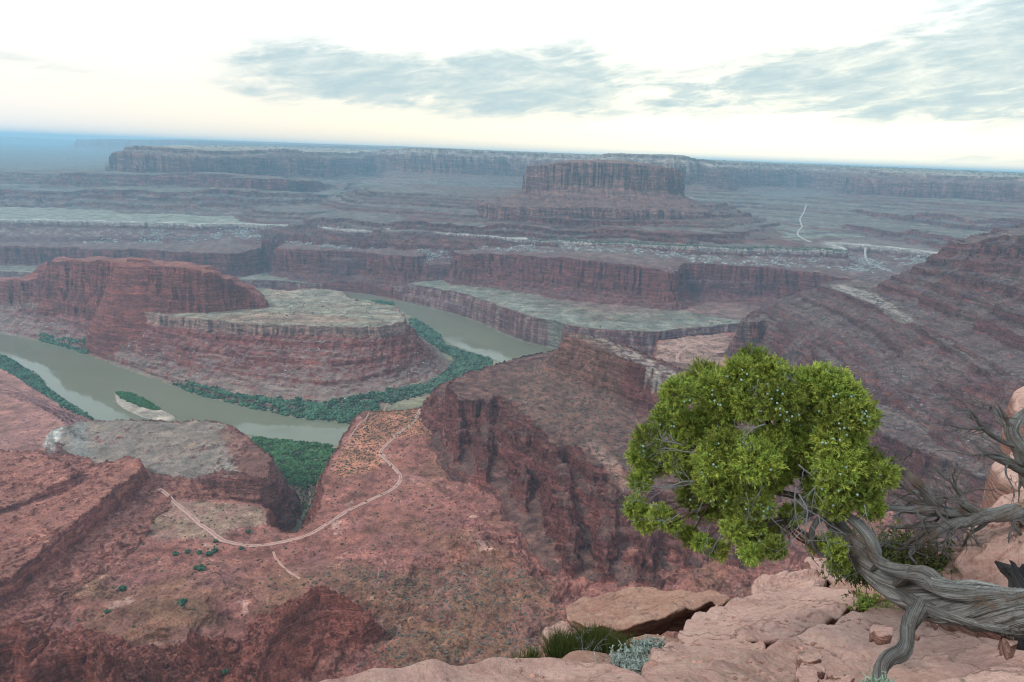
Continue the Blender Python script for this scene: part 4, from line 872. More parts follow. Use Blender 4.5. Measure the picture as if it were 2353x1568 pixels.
# dark bushes one can count in the basin
mt, tt_, bb = new_mat('bush_wood'); setin(tt_, bb, 'Base Color', (.12, .08, .06, 1))
def blob_mesh(n, R, seed):
    r_ = np.random.RandomState(seed); v, f = ICO1; V_, F_, C_ = [], [], []
    for k in range(n):
        d_ = r_.normal(size=3); d_ /= np.linalg.norm(d_); d_[2] = abs(d_[2]) * .8
        c_ = d_ * R * r_.rand() ** .5 * .7; s_ = R * (.22 + .25 * r_.rand())
        V_.append(v * s_ * (1 + .35 * (r_.rand(len(v), 1) - .5)) + c_ + [0, 0, R * .35]); F_.append(f + k * len(v)); C_.append(np.tile(np.array(GB) * (.7 + .7 * r_.rand()), (len(v), 1)))
    return np.vstack(V_), np.vstack(F_), np.vstack(C_)
bush0 = None
for k, (x, y, s_) in enumerate([(480, 1276, 1.2), (493, 1269, 1.3), (464, 1309, 1.5), (452, 1307, 1.0), (430, 1270, 1.0), (281, 1356, 1.3), (420, 1388, 1.4), (404, 1275, 1.1), (555, 1262, .9), (571, 1224, 1.0), (495, 1246, .9), (458, 1272, 1.0), (247, 1408, .9), (518, 1546, .9)]):
    p_ = on_ground(x, y, 110); s_ *= 1.5
    if bush0 is None:
        bush0 = empty('juniper_bush', p_)
        tag(bush0, 'dark green rounded bush on the red basin floor near the dirt road', 'bush', 'dark bushes on the red basin floor')
        Vb, Fb, Cb = blob_mesh(22, 2.6, 3)
        fo = mesh_np('foliage', Vb, tris=Fb, mat=M_thick, cols=Cb); fo.parent = bush0
        bms = bmesh.new(); bmesh.ops.create_cone(bms, cap_ends=True, segments=7, radius1=.3, radius2=.15, depth=1.8); me = bpy.data.meshes.new('stem'); bms.to_mesh(me); bms.free(); me.materials.append(mt)
        st_ = bpy.data.objects.new('stem', me); COL.objects.link(st_); st_.parent = bush0; st_.location = (0, 0, .3)
        bush0.scale = (s_, s_, s_)
    else:
        c_ = bush0.copy(); COL.objects.link(c_); c_.location = p_; c_.scale = (s_, s_, s_); c_.rotation_euler = (0, 0, k * 1.3)
        for ch in bush0.children:
            d_ = ch.copy(); COL.objects.link(d_); d_.parent = c_
# ------------------------------------------------------------------ foreground sandstone
rng = np.random.RandomState(11)
def stone_material(name, base, light, dark, lam=1.0):
    m, t, b = new_mat(name)
    pos = t.vmath('SUBTRACT', t.add('ShaderNodeNewGeometry').outputs['Position'], (0, 0, H0))
    nz = t.add('ShaderNodeSeparateXYZ'); t.l.new(t.add('ShaderNodeNewGeometry').outputs['Normal'], nz.inputs[0])
    steep = t.math('SUBTRACT', 1.0, t.math('MAXIMUM', nz.outputs[2], 0.0)); steep = t.ramp(steep, [(.35, 0.0), (.8, 1.0)])
    big = t.noise(pos, .9, 6, .6, .4); med = t.noise(pos, 4.5, 7, .68); fine = t.noise(pos, 38, 5, .7); grit = t.noise(pos, 160, 2, .7)
    lay = t.noise(t.mapping(pos, scale=(1.2, 1.2, 26), rot=(rad(8), rad(-6), 0)), 1.0, 5, .62, .3)
    swirl = t.noise(t.mapping(pos, scale=(3.0, 9.0, 9.0), rot=(0, 0, rad(28))), 1.0, 5, .6, 1.2)
    c = t.mix(t.ramp(big, [(.35, 0), (.65, 1)]), base, light)
    c = t.mix(t.ramp(med, [(.36, .6), (.52, 0)]), c, tuple(x * .80 for x in base))
    c = t.mix(t.ramp(swirl, [(.5, 0), (.68, .5)]), c, (.50, .36, .27))
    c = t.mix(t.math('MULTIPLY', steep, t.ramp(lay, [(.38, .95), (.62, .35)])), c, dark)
    # lichen and desert varnish spots
    vs = t.ramp(t.noise(pos, 13, 5, .7), [(.60, 0), (.68, .7)]); c = t.mix(vs, c, (.17, .12, .10)); st = t.ramp(t.noise(t.mapping(pos, scale=(1, 2.4, 1), rot=(0, 0, .5)), 1.7, 8, .72, .5), [(.54, 0), (.62, .45)]); c = t.mix(st, c, (.30, .165, .13))
    ls = t.ramp(t.noise(t.mapping(pos, loc=(5, 2, 7)), 7, 6, .75), [(.62, 0), (.70, .55)]); c = t.mix(ls, c, (.52, .45, .38))
    c = t.mix(1.0, c, t.ramp(fine, [(.3, .82), (.7, 1.14)]), 'MULTIPLY')
    setin(t, b, 'Base Color', c)
    crack = t.add('ShaderNodeTexVoronoi', feature='DISTANCE_TO_EDGE'); t.l.new(t.mapping(t.vmath('ADD', pos, t.add('ShaderNodeCombineXYZ', ins={0: t.math('MULTIPLY', med, .5), 1: t.math('MULTIPLY', big, .5), 2: 0.0}).outputs[0]), scale=(1.3, 2.2, 1.2)), crack.inputs['Vector']); crack.inputs['Scale'].default_value = .8
    cr = t.ramp(crack.outputs['Distance'], [(0.0, 0.0), (.012, 1.0)])
    crd = t.ramp(crack.outputs['Distance'], [(0.0, .75), (.008, 0.0)]); c = t.mix(t.math('MULTIPLY', crd, t.ramp(big, [(.45, 0), (.55, 1)])), c, (.10, .05, .035)); setin(t, b, 'Base Color', c)
    hh = t.math('ADD', t.math('ADD', t.math('MULTIPLY', med, .5), t.math('MULTIPLY', fine, .40)), t.math('MULTIPLY', grit, .11))
    hh = t.math('ADD', hh, t.math('ADD', t.math('MULTIPLY', t.math('MULTIPLY', lay, steep), 1.8 * lam), t.math('MULTIPLY', swirl, .25)))
    hh = t.math('ADD', hh, t.math('MULTIPLY', cr, .12))
    bump(t, b, hh, .055, 1.0)
    b.inputs['Roughness'].default_value = .9; b.inputs['Specular IOR Level'].default_value = .2
    return m
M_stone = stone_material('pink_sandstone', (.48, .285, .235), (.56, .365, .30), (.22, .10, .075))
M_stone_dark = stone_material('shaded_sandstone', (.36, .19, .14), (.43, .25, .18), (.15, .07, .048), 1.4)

def rock(name, outline, thick, label, cat='rock', group=None, mat=None, rnd=.08, amp=.02, under=0.0, nang=260, layers=0.0, dome=0.0, seed=0, slope_down=0.0):
    """outline: (px, py, distance) of the rim of the upper face, in order; closed solid with a rounded rim and bedded sides"""
    amp *= .8; rnd *= .5
    P = np.array([Pd(*o) for o in outline]); c = P.mean(0)
    Q = P.copy()
    for _ in range(2):
        R_ = np.roll(Q, -1, 0); n_ = np.empty((len(Q) * 2, 3)); n_[0::2] = Q * .86 + R_ * .14; n_[1::2] = Q * .14 + R_ * .86; Q = n_
    L = np.r_[0, np.cumsum(np.linalg.norm(np.diff(np.vstack([Q, Q[:1]]), axis=0)[:, :2], axis=1))]
    s_ = np.linspace(0, L[-1], nang, endpoint=False); QQ = np.vstack([Q, Q[:1]])
    O = np.stack([np.interp(s_, L, QQ[:, k]) for k in range(3)], 1)
    dv = O[:, :2] - c[:2]; rl = np.linalg.norm(dv, axis=1); un = dv / rl[:, None]
    size = rl.mean()
    jit = size * .035 * (fbm(O[:, 0] * 1.0 + seed * 9, O[:, 1], size * .5, 4, seed + 3)); O[:, :2] += un * jit[:, None]; rl = rl + jit
    ntop, ns = 70, 34
    def ztop(x, y):
        w_ = 1 / (((x[..., None] - P[:, 0]) ** 2 + (y[..., None] - P[:, 1]) ** 2) + (size * .12) ** 2) ** 1.3
        return (w_ * P[:, 2]).sum(-1) / w_.sum(-1)
    rings = []
    for k in range(1, ntop + 1):
        u_ = (k / ntop) ** .8; xy = c[:2] + (O[:, :2] - c[:2]) * u_
        dist = (1 - u_) * rl; rr_ = rnd * (.6 + .8 * (.5 + .5 * perlin(s_ / size * 1.5, seed + .5, seed)))
        drop = np.where(dist < rr_, rr_ - np.sqrt(np.maximum(rr_ ** 2 - (rr_ - dist) ** 2, 0)), 0)
        z = ztop(xy[:, 0], xy[:, 1]) - drop + dome * (1 - u_ ** 2)
        x8, y8 = xy[:, 0] + seed * 13.1, xy[:, 1] + seed * 7.7
        nn_ = fbm(x8, y8, size * .7, 3, seed) * amp * 1.6 + fbm(x8, y8, .16, 4, seed + 20) * amp * .55 + fbm(x8, y8, .035, 2, seed + 30) * amp * .15
        if layers:      # thin beds that break away in low steps
            q_ = (fbm(x8, y8, size * .6, 3, seed + 40) * .5 + (x8 * .4 + y8 * .25) / size) * 5; fr_ = q_ - np.floor(q_)
            nn_ = nn_ + layers * (sstep(0, .25, fr_) - fr_)
        rings.append(np.column_stack([xy, z + nn_ * min(1, 3 * (1 - u_) + .35)]))
    zl = rings[-1][:, 2]
    for k in range(1, ns + 1):
        f_ = k / ns; z = zl - thick * f_ * (1 + .15 * perlin(s_ / size, seed + 1.5, seed + 2))
        inset = rnd * (1 - math.sqrt(max(0, 1 - (1 - min(1, f_ * 3)) ** 2))) * .0 + under * f_ * thick
        bed_ = perlin(z * 17, s_ * .35 / size, seed + 7) * .6 + perlin(z * 42, s_ * .8 / size, seed + 9) * .3
        stp = np.floor(perlin(z * 9, s_ * .2 / size, seed + 13) * 3) / 3
        off = (bed_ * .025 + stp * .03) * min(1, thick * 3) * min(1, f_ * 8) + size * .03 * perlin(s_ / size * 4, z * 1.5, seed + 5) - inset
        if f_ > .8: off = off - (f_ - .8) * rnd * 3
        rings.append(np.column_stack([O[:, :2] + un * off[:, None], z]))
    V_ = [np.array([[c[0], c[1], rings[0][:, 2].mean()]])] + rings + [np.array([[c[0], c[1], rings[-1][:, 2].mean()]])]
    V_ = np.vstack(V_); nr = len(rings); n = nang
    i, j = np.meshgrid(np.arange(nr - 1), np.arange(n), indexing='ij'); j2 = (j + 1) % n
    q_ = np.stack([1 + i * n + j, 1 + (i + 1) * n + j, 1 + (i + 1) * n + j2, 1 + i * n + j2], -1).reshape(-1, 4)
    jj_ = np.arange(n); t1 = np.stack([np.zeros(n, int), 1 + jj_, 1 + (jj_ + 1) % n], -1); e_ = 1 + (nr - 1) * n; t2 = np.stack([np.full(n, len(V_) - 1), e_ + (jj_ + 1) % n, e_ + jj_], -1)
    area2 = 0.5 * np.sum(O[:, 0] * np.roll(O[:, 1], -1) - np.roll(O[:, 0], -1) * O[:, 1])
    T_ = np.vstack([t1, t2])
    if area2 < 0: q_ = q_[:, ::-1]; T_ = T_[:, ::-1]
    o = mesh_np(name, V_, quads=q_, tris=T_, mat=mat or M_stone)
    tag(o, label, cat, group)
    return o
def c8(x, y): return (1164 + x * .5052, 1164 + y * .5052)
def c7(x, y): return (1409 + x * .401, 735 + y * .401)
def o8(l): return [c8(x, y) + (d,) for x, y, d in l]
def o7(l): return [c7(x, y) + (d,) for x, y, d in l]

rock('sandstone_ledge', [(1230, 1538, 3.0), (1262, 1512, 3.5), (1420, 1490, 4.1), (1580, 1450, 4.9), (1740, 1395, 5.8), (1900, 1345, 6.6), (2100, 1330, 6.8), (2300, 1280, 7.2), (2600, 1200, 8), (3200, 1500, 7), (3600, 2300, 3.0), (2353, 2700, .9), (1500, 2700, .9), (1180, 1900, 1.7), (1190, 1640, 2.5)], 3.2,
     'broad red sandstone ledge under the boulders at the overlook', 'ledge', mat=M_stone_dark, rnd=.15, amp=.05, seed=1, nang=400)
rock('sandstone_slab', [(560, 1610, 2.0), (700, 1566, 2.2), (818, 1542, 2.3), (942, 1522, 2.4), (1091, 1511, 2.5), (1211, 1505, 2.6), (1331, 1510, 2.6), (1417, 1524, 2.55), (1477, 1546, 2.45), (1560, 1580, 2.3), (1640, 1680, 2.0), (1500, 2000, 1.3), (1176, 2100, 1.15), (900, 1900, 1.35), (690, 1750, 1.6)], .9,
     'smooth rounded pink slab along the bottom edge of the view', 'rock', rnd=.10, amp=.018, seed=2, nang=420)
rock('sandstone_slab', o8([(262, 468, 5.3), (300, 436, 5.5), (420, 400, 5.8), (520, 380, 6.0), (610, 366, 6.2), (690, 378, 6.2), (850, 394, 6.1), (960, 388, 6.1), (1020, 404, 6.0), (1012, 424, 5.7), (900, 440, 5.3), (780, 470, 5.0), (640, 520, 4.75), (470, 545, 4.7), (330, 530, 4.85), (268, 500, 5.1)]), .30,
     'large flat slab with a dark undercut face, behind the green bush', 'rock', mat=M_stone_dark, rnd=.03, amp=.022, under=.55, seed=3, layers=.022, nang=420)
rock('sandstone_block', o8([(160, 562, 5.0), (200, 540, 5.2), (258, 512, 5.3), (300, 530, 5.2), (300, 600, 4.8), (220, 600, 4.7), (165, 590, 4.8)]), .35,
     'small rock wedged under the left end of the large undercut slab', 'rock', rnd=.05, seed=4, nang=160)
rock('sandstone_slab', o8([(770, 598, 3.9), (800, 560, 4.2), (850, 515, 4.6), (905, 475, 5.0), (1000, 448, 5.3), (1100, 408, 5.7), (1200, 379, 6.0), (1330, 372, 6.1), (1450, 371, 6.1), (1580, 384, 6.0), (1610, 430, 5.5), (1560, 480, 4.9), (1440, 530, 4.5), (1340, 572, 4.2), (1250, 600, 4.0), (1110, 606, 3.9), (950, 600, 3.9)]), .5,
     'wide cracked pink slab left of the juniper roots', 'rock', rnd=.04, amp=.025, under=.25, seed=5, layers=.018, nang=420)
rock('sandstone_slab', o8([(610, 745, 2.75), (650, 690, 3.0), (700, 640, 3.35), (780, 603, 3.6), (950, 592, 3.75), (1100, 600, 3.75), (1200, 628, 3.6), (1150, 700, 3.1), (1000, 780, 2.75), (850, 830, 2.5), (700, 800, 2.55), (630, 775, 2.6)]), .55,
     'smooth low slab below the cracked pink slab', 'rock', rnd=.07, amp=.014, seed=6, nang=340)
rock('sandstone_slab', o8([(735, 805, 2.30), (880, 740, 2.6), (1050, 668, 3.05), (1190, 618, 3.4), (1340, 570, 3.8), (1500, 515, 4.3), (1620, 470, 4.8), (1740, 432, 5.2), (1830, 445, 5.2), (1960, 470, 5.1), (2150, 520, 4.9), (2400, 580, 4.6), (2800, 640, 4.2), (2700, 1100, 2.2), (2000, 1500, 1.35), (1200, 1500, 1.3), (800, 1000, 1.8)]), .9,
     'big tilted slab under the juniper trunk at the bottom right', 'rock', rnd=.07, amp=.035, seed=7, layers=.02, nang=520)
rock('sandstone_boulder', o8([(1105, 402, 6.2), (1118, 355, 6.7), (1200, 312, 7.3), (1300, 292, 7.6), (1400, 282, 7.7), (1445, 310, 7.3), (1455, 345, 6.8), (1420, 372, 6.4), (1250, 392, 6.2)]), .5,
     'knobbly boulder behind the cracked slab, below the crown', 'rock', rnd=.08, amp=.04, seed=8, layers=.03, nang=240)
rock('sandstone_boulder', o8([(1348, 238, 7.9), (1400, 222, 8.1), (1500, 250, 7.8), (1610, 300, 7.3), (1560, 330, 7.0), (1480, 344, 6.9), (1430, 318, 7.1), (1380, 270, 7.6)]), .4,
     'pointed pale slab tilted behind the knobbly boulder', 'rock', rnd=.03, amp=.02, under=.3, seed=9, nang=220)
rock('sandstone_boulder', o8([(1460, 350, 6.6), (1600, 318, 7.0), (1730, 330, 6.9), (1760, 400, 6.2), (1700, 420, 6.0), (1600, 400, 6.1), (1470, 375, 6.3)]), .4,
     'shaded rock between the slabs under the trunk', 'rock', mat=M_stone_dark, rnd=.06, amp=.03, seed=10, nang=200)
rock('sandstone_boulder', [(2140, 1345, 4.9), (2146, 1316, 5.0), (2170, 1276, 5.3), (2209, 1225, 5.7), (2251, 1192, 6.1), (2307, 1170, 6.3), (2360, 1145, 6.5), (2500, 1120, 6.6), (2640, 1200, 6.0), (2640, 1370, 4.9), (2500, 1450, 4.4), (2353, 1450, 4.4), (2230, 1430, 4.5), (2160, 1390, 4.7)], .9,
     'large rounded boulder with curved layers at the right edge', 'rock', rnd=.16, amp=.05, seed=11, layers=.05, dome=.22, nang=460)
rock('sandstone_boulder', [(2308, 1196, 5.6), (2325, 1168, 5.75), (2353, 1150, 5.8), (2450, 1120, 5.8), (2520, 1200, 5.4), (2450, 1265, 5.1), (2353, 1275, 5.1), (2318, 1240, 5.3)], .5,
     'dark layered knob on top of the rounded boulder', 'rock', mat=M_stone_dark, rnd=.10, amp=.05, seed=12, layers=.06, dome=.1, nang=260)
rock('sandstone_boulder', [(2248, 1178, 7.6), (2290, 1142, 8.2), (2353, 1122, 8.6), (2480, 1115, 8.8), (2480, 1190, 7.6), (2353, 1200, 7.4), (2270, 1195, 7.4)], .9,
     'smooth pale boulder beyond the layered boulder', 'rock', rnd=.2, amp=.04, seed=13, nang=220)
rock('sandstone_boulder', [(2277, 1060, 9.4), (2300, 1036, 10), (2353, 1028, 10.3), (2450, 1030, 10.3), (2450, 1110, 9.0), (2353, 1116, 8.8), (2300, 1090, 9.0)], 1.6,
     'orange boulder behind the bare branches at the right edge', 'rock', rnd=.25, amp=.05, seed=14, nang=200)
rock('sandstone_boulder', [(2322, 905, 11.5), (2335, 886, 12), (2360, 879, 12.2), (2440, 880, 12.2), (2440, 940, 11.2), (2360, 946, 11), (2330, 930, 11.1)], 5.0,
     'pale rock tower at the right edge above the bare branches', 'rock', rnd=.3, amp=.05, seed=15, nang=200)
rock('sandstone_slab', [(2120, 1580, 1.75), (2170, 1556, 1.85), (2220, 1540, 1.92), (2280, 1529, 1.98), (2360, 1527, 2.0), (2520, 1540, 1.95), (2600, 1800, 1.4), (2353, 2100, 1.1), (2150, 1800, 1.35)], .5,
     'pale rounded slab in the bottom right corner', 'rock', rnd=.05, amp=.012, seed=16, nang=260)
for k, (l_, th, lb) in enumerate([
    ([(1648, 562, 3.55), (1690, 536, 3.75), (1730, 545, 3.72), (1765, 570, 3.55), (1740, 590, 3.42), (1680, 585, 3.42)], .05, 'flat stone lying on the tilted slab left of the support limb'),
    ([(1318, 684, 2.75), (1350, 657, 2.9), (1400, 665, 2.9), (1440, 682, 2.8), (1420, 700, 2.7), (1350, 702, 2.68)], .05, 'topmost flat stone of the little pile on the tilted slab'),
    ([(1330, 712, 2.68), (1400, 700, 2.75), (1455, 745, 2.6), (1430, 757, 2.52), (1370, 735, 2.55)], .03, 'thin wedge of stone leaning in the little pile'),
    ([(1310, 765, 2.35), (1335, 722, 2.5), (1380, 720, 2.52), (1420, 760, 2.4), (1425, 800, 2.25), (1330, 810, 2.22)], .08, 'biggest blocky stone of the little pile'),
    ([(1455, 760, 2.45), (1480, 742, 2.52), (1530, 752, 2.5), (1545, 775, 2.4), (1490, 782, 2.36)], .04, 'red brown stone right of the little pile'),
    ([(1430, 800, 2.3), (1500, 778, 2.38), (1585, 765, 2.42), (1580, 785, 2.35), (1480, 815, 2.22)], .03, 'thin plate of stone at the bottom, right of the little pile'),
    ([(2250, 580, 3.1), (2275, 570, 3.15), (2310, 580, 3.1), (2330, 620, 2.95), (2290, 635, 2.9), (2255, 610, 3.0)], .06, 'small stone under the trunk at the right edge'),
    ([(1860, 582, 3.3), (1875, 578, 3.32), (1885, 588, 3.28), (1870, 594, 3.25)], .02, 'tiny dark stone right of the support limb'),
    ([(1945, 540, 3.6), (1960, 534, 3.62), (1966, 542, 3.58), (1950, 546, 3.56)], .02, 'pebble on the slab below the trunk'),
    ([(1300, 482, 4.7), (1340, 470, 4.85), (1370, 490, 4.7), (1320, 500, 4.6)], .04, 'small lump on the cracked pink slab')]):
    rock('stone', o8(l_), th, lb, 'stone', rnd=.012, amp=.006, seed=20 + k, nang=110)

# grit and small flakes lying on the rock
from mathutils.bvhtree import BVHTree
def drop_on(objs):
    vs, fs, off = [], [], 0
    for o in objs:
        me = o.data; v_ = np.empty(len(me.vertices) * 3, np.float32); me.vertices.foreach_get('co', v_); v_ = v_.reshape(-1, 3)
        vs += [tuple(x) for x in v_.tolist()]; fs += [tuple(i + off for i in p.vertices) for p in me.polygons]; off += len(v_)
    return BVHTree.FromPolygons(vs, fs)
ROCKS = [o for o in COL.objects if o.type == 'MESH' and o.get('category') in ('rock', 'ledge')]
BVH = drop_on(ROCKS)
def surf(x, y, ztop=H0 + 1.0):
    h = BVH.ray_cast(Vector((x, y, ztop)), Vector((0, 0, -1)))
    return h[0], h[1]
PP, RRg, n_try = [], [], 0
while len(PP) < 900 and n_try < 9000:
    n_try += 1
    px_, py_ = rng.uniform(1180, 2400), rng.uniform(1330, 1600)
    q_ = Pz(px_, py_, H0 - rng.uniform(1.8, 3.6)); s_, nn_ = surf(q_[0], q_[1])
    if s_ is None or nn_.z < .75: continue
    if perlin(s_.x * 2.3, s_.y * 2.3, 77) < .12: continue
    PP.append(s_[:]); RRg.append(.004 + .014 * rng.rand() ** 3)
P_ = np.array(PP); R_ = np.array(RRg)
o = scatter('rock_flakes', P_ , R_, gcols(len(P_), (.36, .20, .155), .35), M_fall, ICO1, (1.3, 1, .5), .25, .3, blocky=True); tag(o, 'small loose flakes and grit lying on the sandstone', 'grit', kind='stuff')

# ------------------------------------------------------------------ wood
def wood_material(name, a, b_, dark):
    m, t, b = new_mat(name)
    at = t.add('ShaderNodeAttribute', attribute_name='fib').outputs['Vector']
    fib = t.noise(t.mapping(at, scale=(9, 9, 2.2)), 1.0, 7, .72, .5)
    fine = t.noise(t.mapping(at, scale=(30, 30, 5)), 1.0, 4, .7, .3)
    pos = t.vmath('SUBTRACT', t.add('ShaderNodeNewGeometry').outputs['Position'], (0, 0, H0))
    pt = t.noise(pos, 6, 4, .6)
    c = t.mix(t.ramp(fib, [(.40, 0), (.56, 1)]), a, b_)
    c = t.mix(t.ramp(fine, [(.36, .95), (.46, 0)]), c, dark)
    c = t.mix(t.ramp(pt, [(.5, 0), (.7, .5)]), c, tuple(x * .7 for x in a))
    if name.startswith('weathered'): c = t.mix(t.ramp(t.noise(pos, 3.5, 6, .7, .6), [(.50, 0), (.62, .75)]), c, t.mix(fib, (.20, .125, .08), (.09, .05, .03)))
    setin(t, b, 'Base Color', c); b.inputs['Roughness'].default_value = .75
    bump(t, b, t.math('ADD', t.math('MULTIPLY', fib, 1.0), t.math('MULTIPLY', fine, .9)), .02, 1.0)
    return m
M_wood = wood_material('weathered_juniper_wood', (.125, .12, .11), (.33, .33, .31), (.022, .016, .013))
M_bark = wood_material('brown_juniper_bark', (.15, .105, .075), (.24, .18, .135), (.035, .025, .02))
M_twig = wood_material('bleached_twigs', (.40, .42, .43), (.55, .57, .58), (.2, .19, .18))
M_char = wood_material('dark_dead_wood', (.035, .034, .033), (.08, .08, .08), (.01, .01, .01))
def tube_arrays(path, seg=.012, nring=28, ridge=.16, twist=3.0, seed=0, flat=1.0, lump=.12):
    """path (n,4): xyz + radius -> verts, quads, fib attribute"""
    C_ = catmull(np.asarray(path, float), seg); n = len(C_); X_ = C_[:, :3]; r_ = np.maximum(C_[:, 3], .0006)
    T = np.gradient(X_, axis=0); T /= np.linalg.norm(T, axis=1)[:, None] + 1e-12
    u_ = np.cross(T[0], [0, 0, 1.0]); u_ = u_ if np.linalg.norm(u_) > .1 else np.array([1.0, 0, 0]); U = [u_ / np.linalg.norm(u_)]
    for k in range(1, n):
        q_ = U[-1] - T[k] * np.dot(U[-1], T[k]); U.append(q_ / (np.linalg.norm(q_) + 1e-12))
    U = np.array(U); W = np.cross(T, U)
    s_ = np.r_[0, np.cumsum(np.linalg.norm(np.diff(X_, axis=0), axis=1))]
    th = np.linspace(0, 2 * np.pi, nring, endpoint=False)[None]
    tw = th + twist * s_[:, None]
    cx, sy = np.cos(tw), np.sin(tw)
    rg = perlin(cx * 1.6 + s_[:, None] * 1.6, sy * 1.6, seed + 1) * .7 + perlin(cx * 4.0 + s_[:, None] * 3.2, sy * 4.0, seed + 2) * .45 + (np.abs(perlin(cx * 8 + s_[:, None] * 6, sy * 8, seed + 3)) - .3) * .5 + (perlin(cx * 14 + s_[:, None] * 9, sy * 14, seed + 4) * .22 if nring > 30 else 0)
    lp = perlin(s_[:, None] * 7 + cx * .8, sy * .8, seed + 5)
    rad_ = r_[:, None] * (1 + ridge * 1.5 * rg + lump * 1.4 * lp)
    V_ = X_[:, None] + U[:, None] * (np.cos(th) * rad_)[..., None] + W[:, None] * (np.sin(th) * rad_ * flat)[..., None]
    fib = np.stack([cx * .5, sy * .5, np.repeat(s_[:, None], nring, 1)], -1)
    i, j = np.meshgrid(np.arange(n - 1), np.arange(nring), indexing='ij'); j2 = (j + 1) % nring
    q_ = np.stack([i * nring + j, i * nring + j2, (i + 1) * nring + j2, (i + 1) * nring + j], -1).reshape(-1, 4)
    V_ = V_.reshape(-1, 3); fib = fib.reshape(-1, 3)
    a0 = len(V_); V_ = np.vstack([V_, X_[:1], X_[-1:]]); fib = np.vstack([fib, [[0, 0, 0]], [[0, 0, s_[-1]]]])
    jj_ = np.arange(nring)
    t_ = np.vstack([np.stack([np.full(nring, a0), (jj_ + 1) % nring, jj_], -1), np.stack([np.full(nring, a0 + 1), (n - 1) * nring + jj_, (n - 1) * nring + (jj_ + 1) % nring], -1)])
    return V_, q_, t_, fib
def tubes(name, specs, mat, parent=None):
    VV, QQ, TT, FF = [], [], [], []; off = 0
    for sp in specs:
        path, kw = sp; V_, q_, t_, f_ = tube_arrays(path, **kw); VV.append(V_); QQ.append(q_ + off); TT.append(t_ + off); FF.append(f_); off += len(V_)
    return mesh_np(name, np.vstack(VV), quads=np.vstack(QQ), tris=np.vstack(TT), mat=mat, parent=parent, attrs={'fib': np.vstack(FF)})
def wp(l): return [tuple(Pd(x, y, d)) + (r_,) for x, y, d, r_ in l]
def w7(l): return wp([c7(x, y) + (d, r_) for x, y, d, r_ in l])
def grow(p0, d0, L, r0, depth, out, rg_, bend=.35, fork=3, step=.05, droop=0.0, nring=6):
    """random crooked twig with side shoots"""
    n = max(3, int(L / step)); p = np.array(p0, float); d = np.array(d0, float); d /= np.linalg.norm(d); pth = [tuple(p) + (r0,)]
    for k in range(1, n + 1):
        d = d + rg_.normal(size=3) * bend * .4 + np.array([0, 0, -droop]); d /= np.linalg.norm(d); p = p + d * L / n
        pth.append(tuple(p) + (r0 * (1 - .8 * k / n),))
        if depth > 0 and rg_.rand() < fork / n * 1.2:
            sd_ = d + rg_.normal(size=3) * .75; grow(p, sd_, L * rg_.uniform(.35, .65), r0 * (1 - .8 * k / n) * .75, depth - 1, out, rg_, bend, fork, step * .8, droop, nring)
    out.append((pth, dict(seg=step * .6, nring=nring, ridge=.05, seed=1, lump=.15)))

# ------------------------------------------------------------------ the juniper
base_p = Pd(2520, 1440, 3.0)
jt = empty('juniper_tree', base_p); tag(jt, 'leaning green juniper with blue berries and a twisted grey trunk', 'tree')
tubes('trunk', [
    (wp([(2620, 1450, 2.85, .105), (2500, 1432, 2.95, .10), (2353, 1408, 3.05, .092), (2250, 1398, 3.12, .088), (2160, 1385, 3.2, .082), (2090, 1362, 3.28, .080), (2030, 1322, 3.36, .068), (1982, 1280, 3.42, .058), (1945, 1240, 3.48, .048), (1915, 1200, 3.53, .039), (1888, 1160, 3.58, .032), (1862, 1115, 3.6, .030), (1845, 1060, 3.6, .02)]),
     dict(seg=.009, nring=110, ridge=.17, twist=3.6, seed=3, lump=.16)),
    (wp([(2353, 1385, 3.0, .03), (2250, 1372, 3.06, .034), (2170, 1352, 3.1, .036), (2110, 1325, 3.15, .034), (2060, 1312, 3.2, .03), (2020, 1290, 3.27, .024), (1990, 1262, 3.35, .018)]), dict(seg=.012, nring=40, ridge=.16, twist=6, seed=6, lump=.2)),
    (wp([(2353, 1440, 3.0, .035), (2260, 1428, 3.05, .034), (2180, 1412, 3.1, .03), (2120, 1392, 3.16, .03), (2050, 1355, 3.26, .022)]), dict(seg=.012, nring=40, ridge=.16, twist=-4, seed=8, lump=.2)),
    # folded fin of bare wood under the crown and the burl on the bend
    (wp([(1895, 1186, 3.5, .012), (1925, 1180, 3.46, .026), (1960, 1195, 3.42, .036), (1990, 1225, 3.38, .042), (2010, 1262, 3.34, .038), (2016, 1295, 3.32, .020), (2000, 1312, 3.3, .008)]), dict(seg=.01, nring=48, ridge=.10, twist=1.0, seed=12, flat=.55, lump=.1)),
    (wp([(2060, 1345, 3.22, .02), (2085, 1325, 3.18, .034), (2112, 1315, 3.16, .042), (2138, 1322, 3.14, .044), (2160, 1345, 3.12, .038), (2190, 1368, 3.1, .024)]), dict(seg=.01, nring=44, ridge=.12, twist=2.0, seed=15, flat=.7, lump=.12)),
], M_wood, jt)
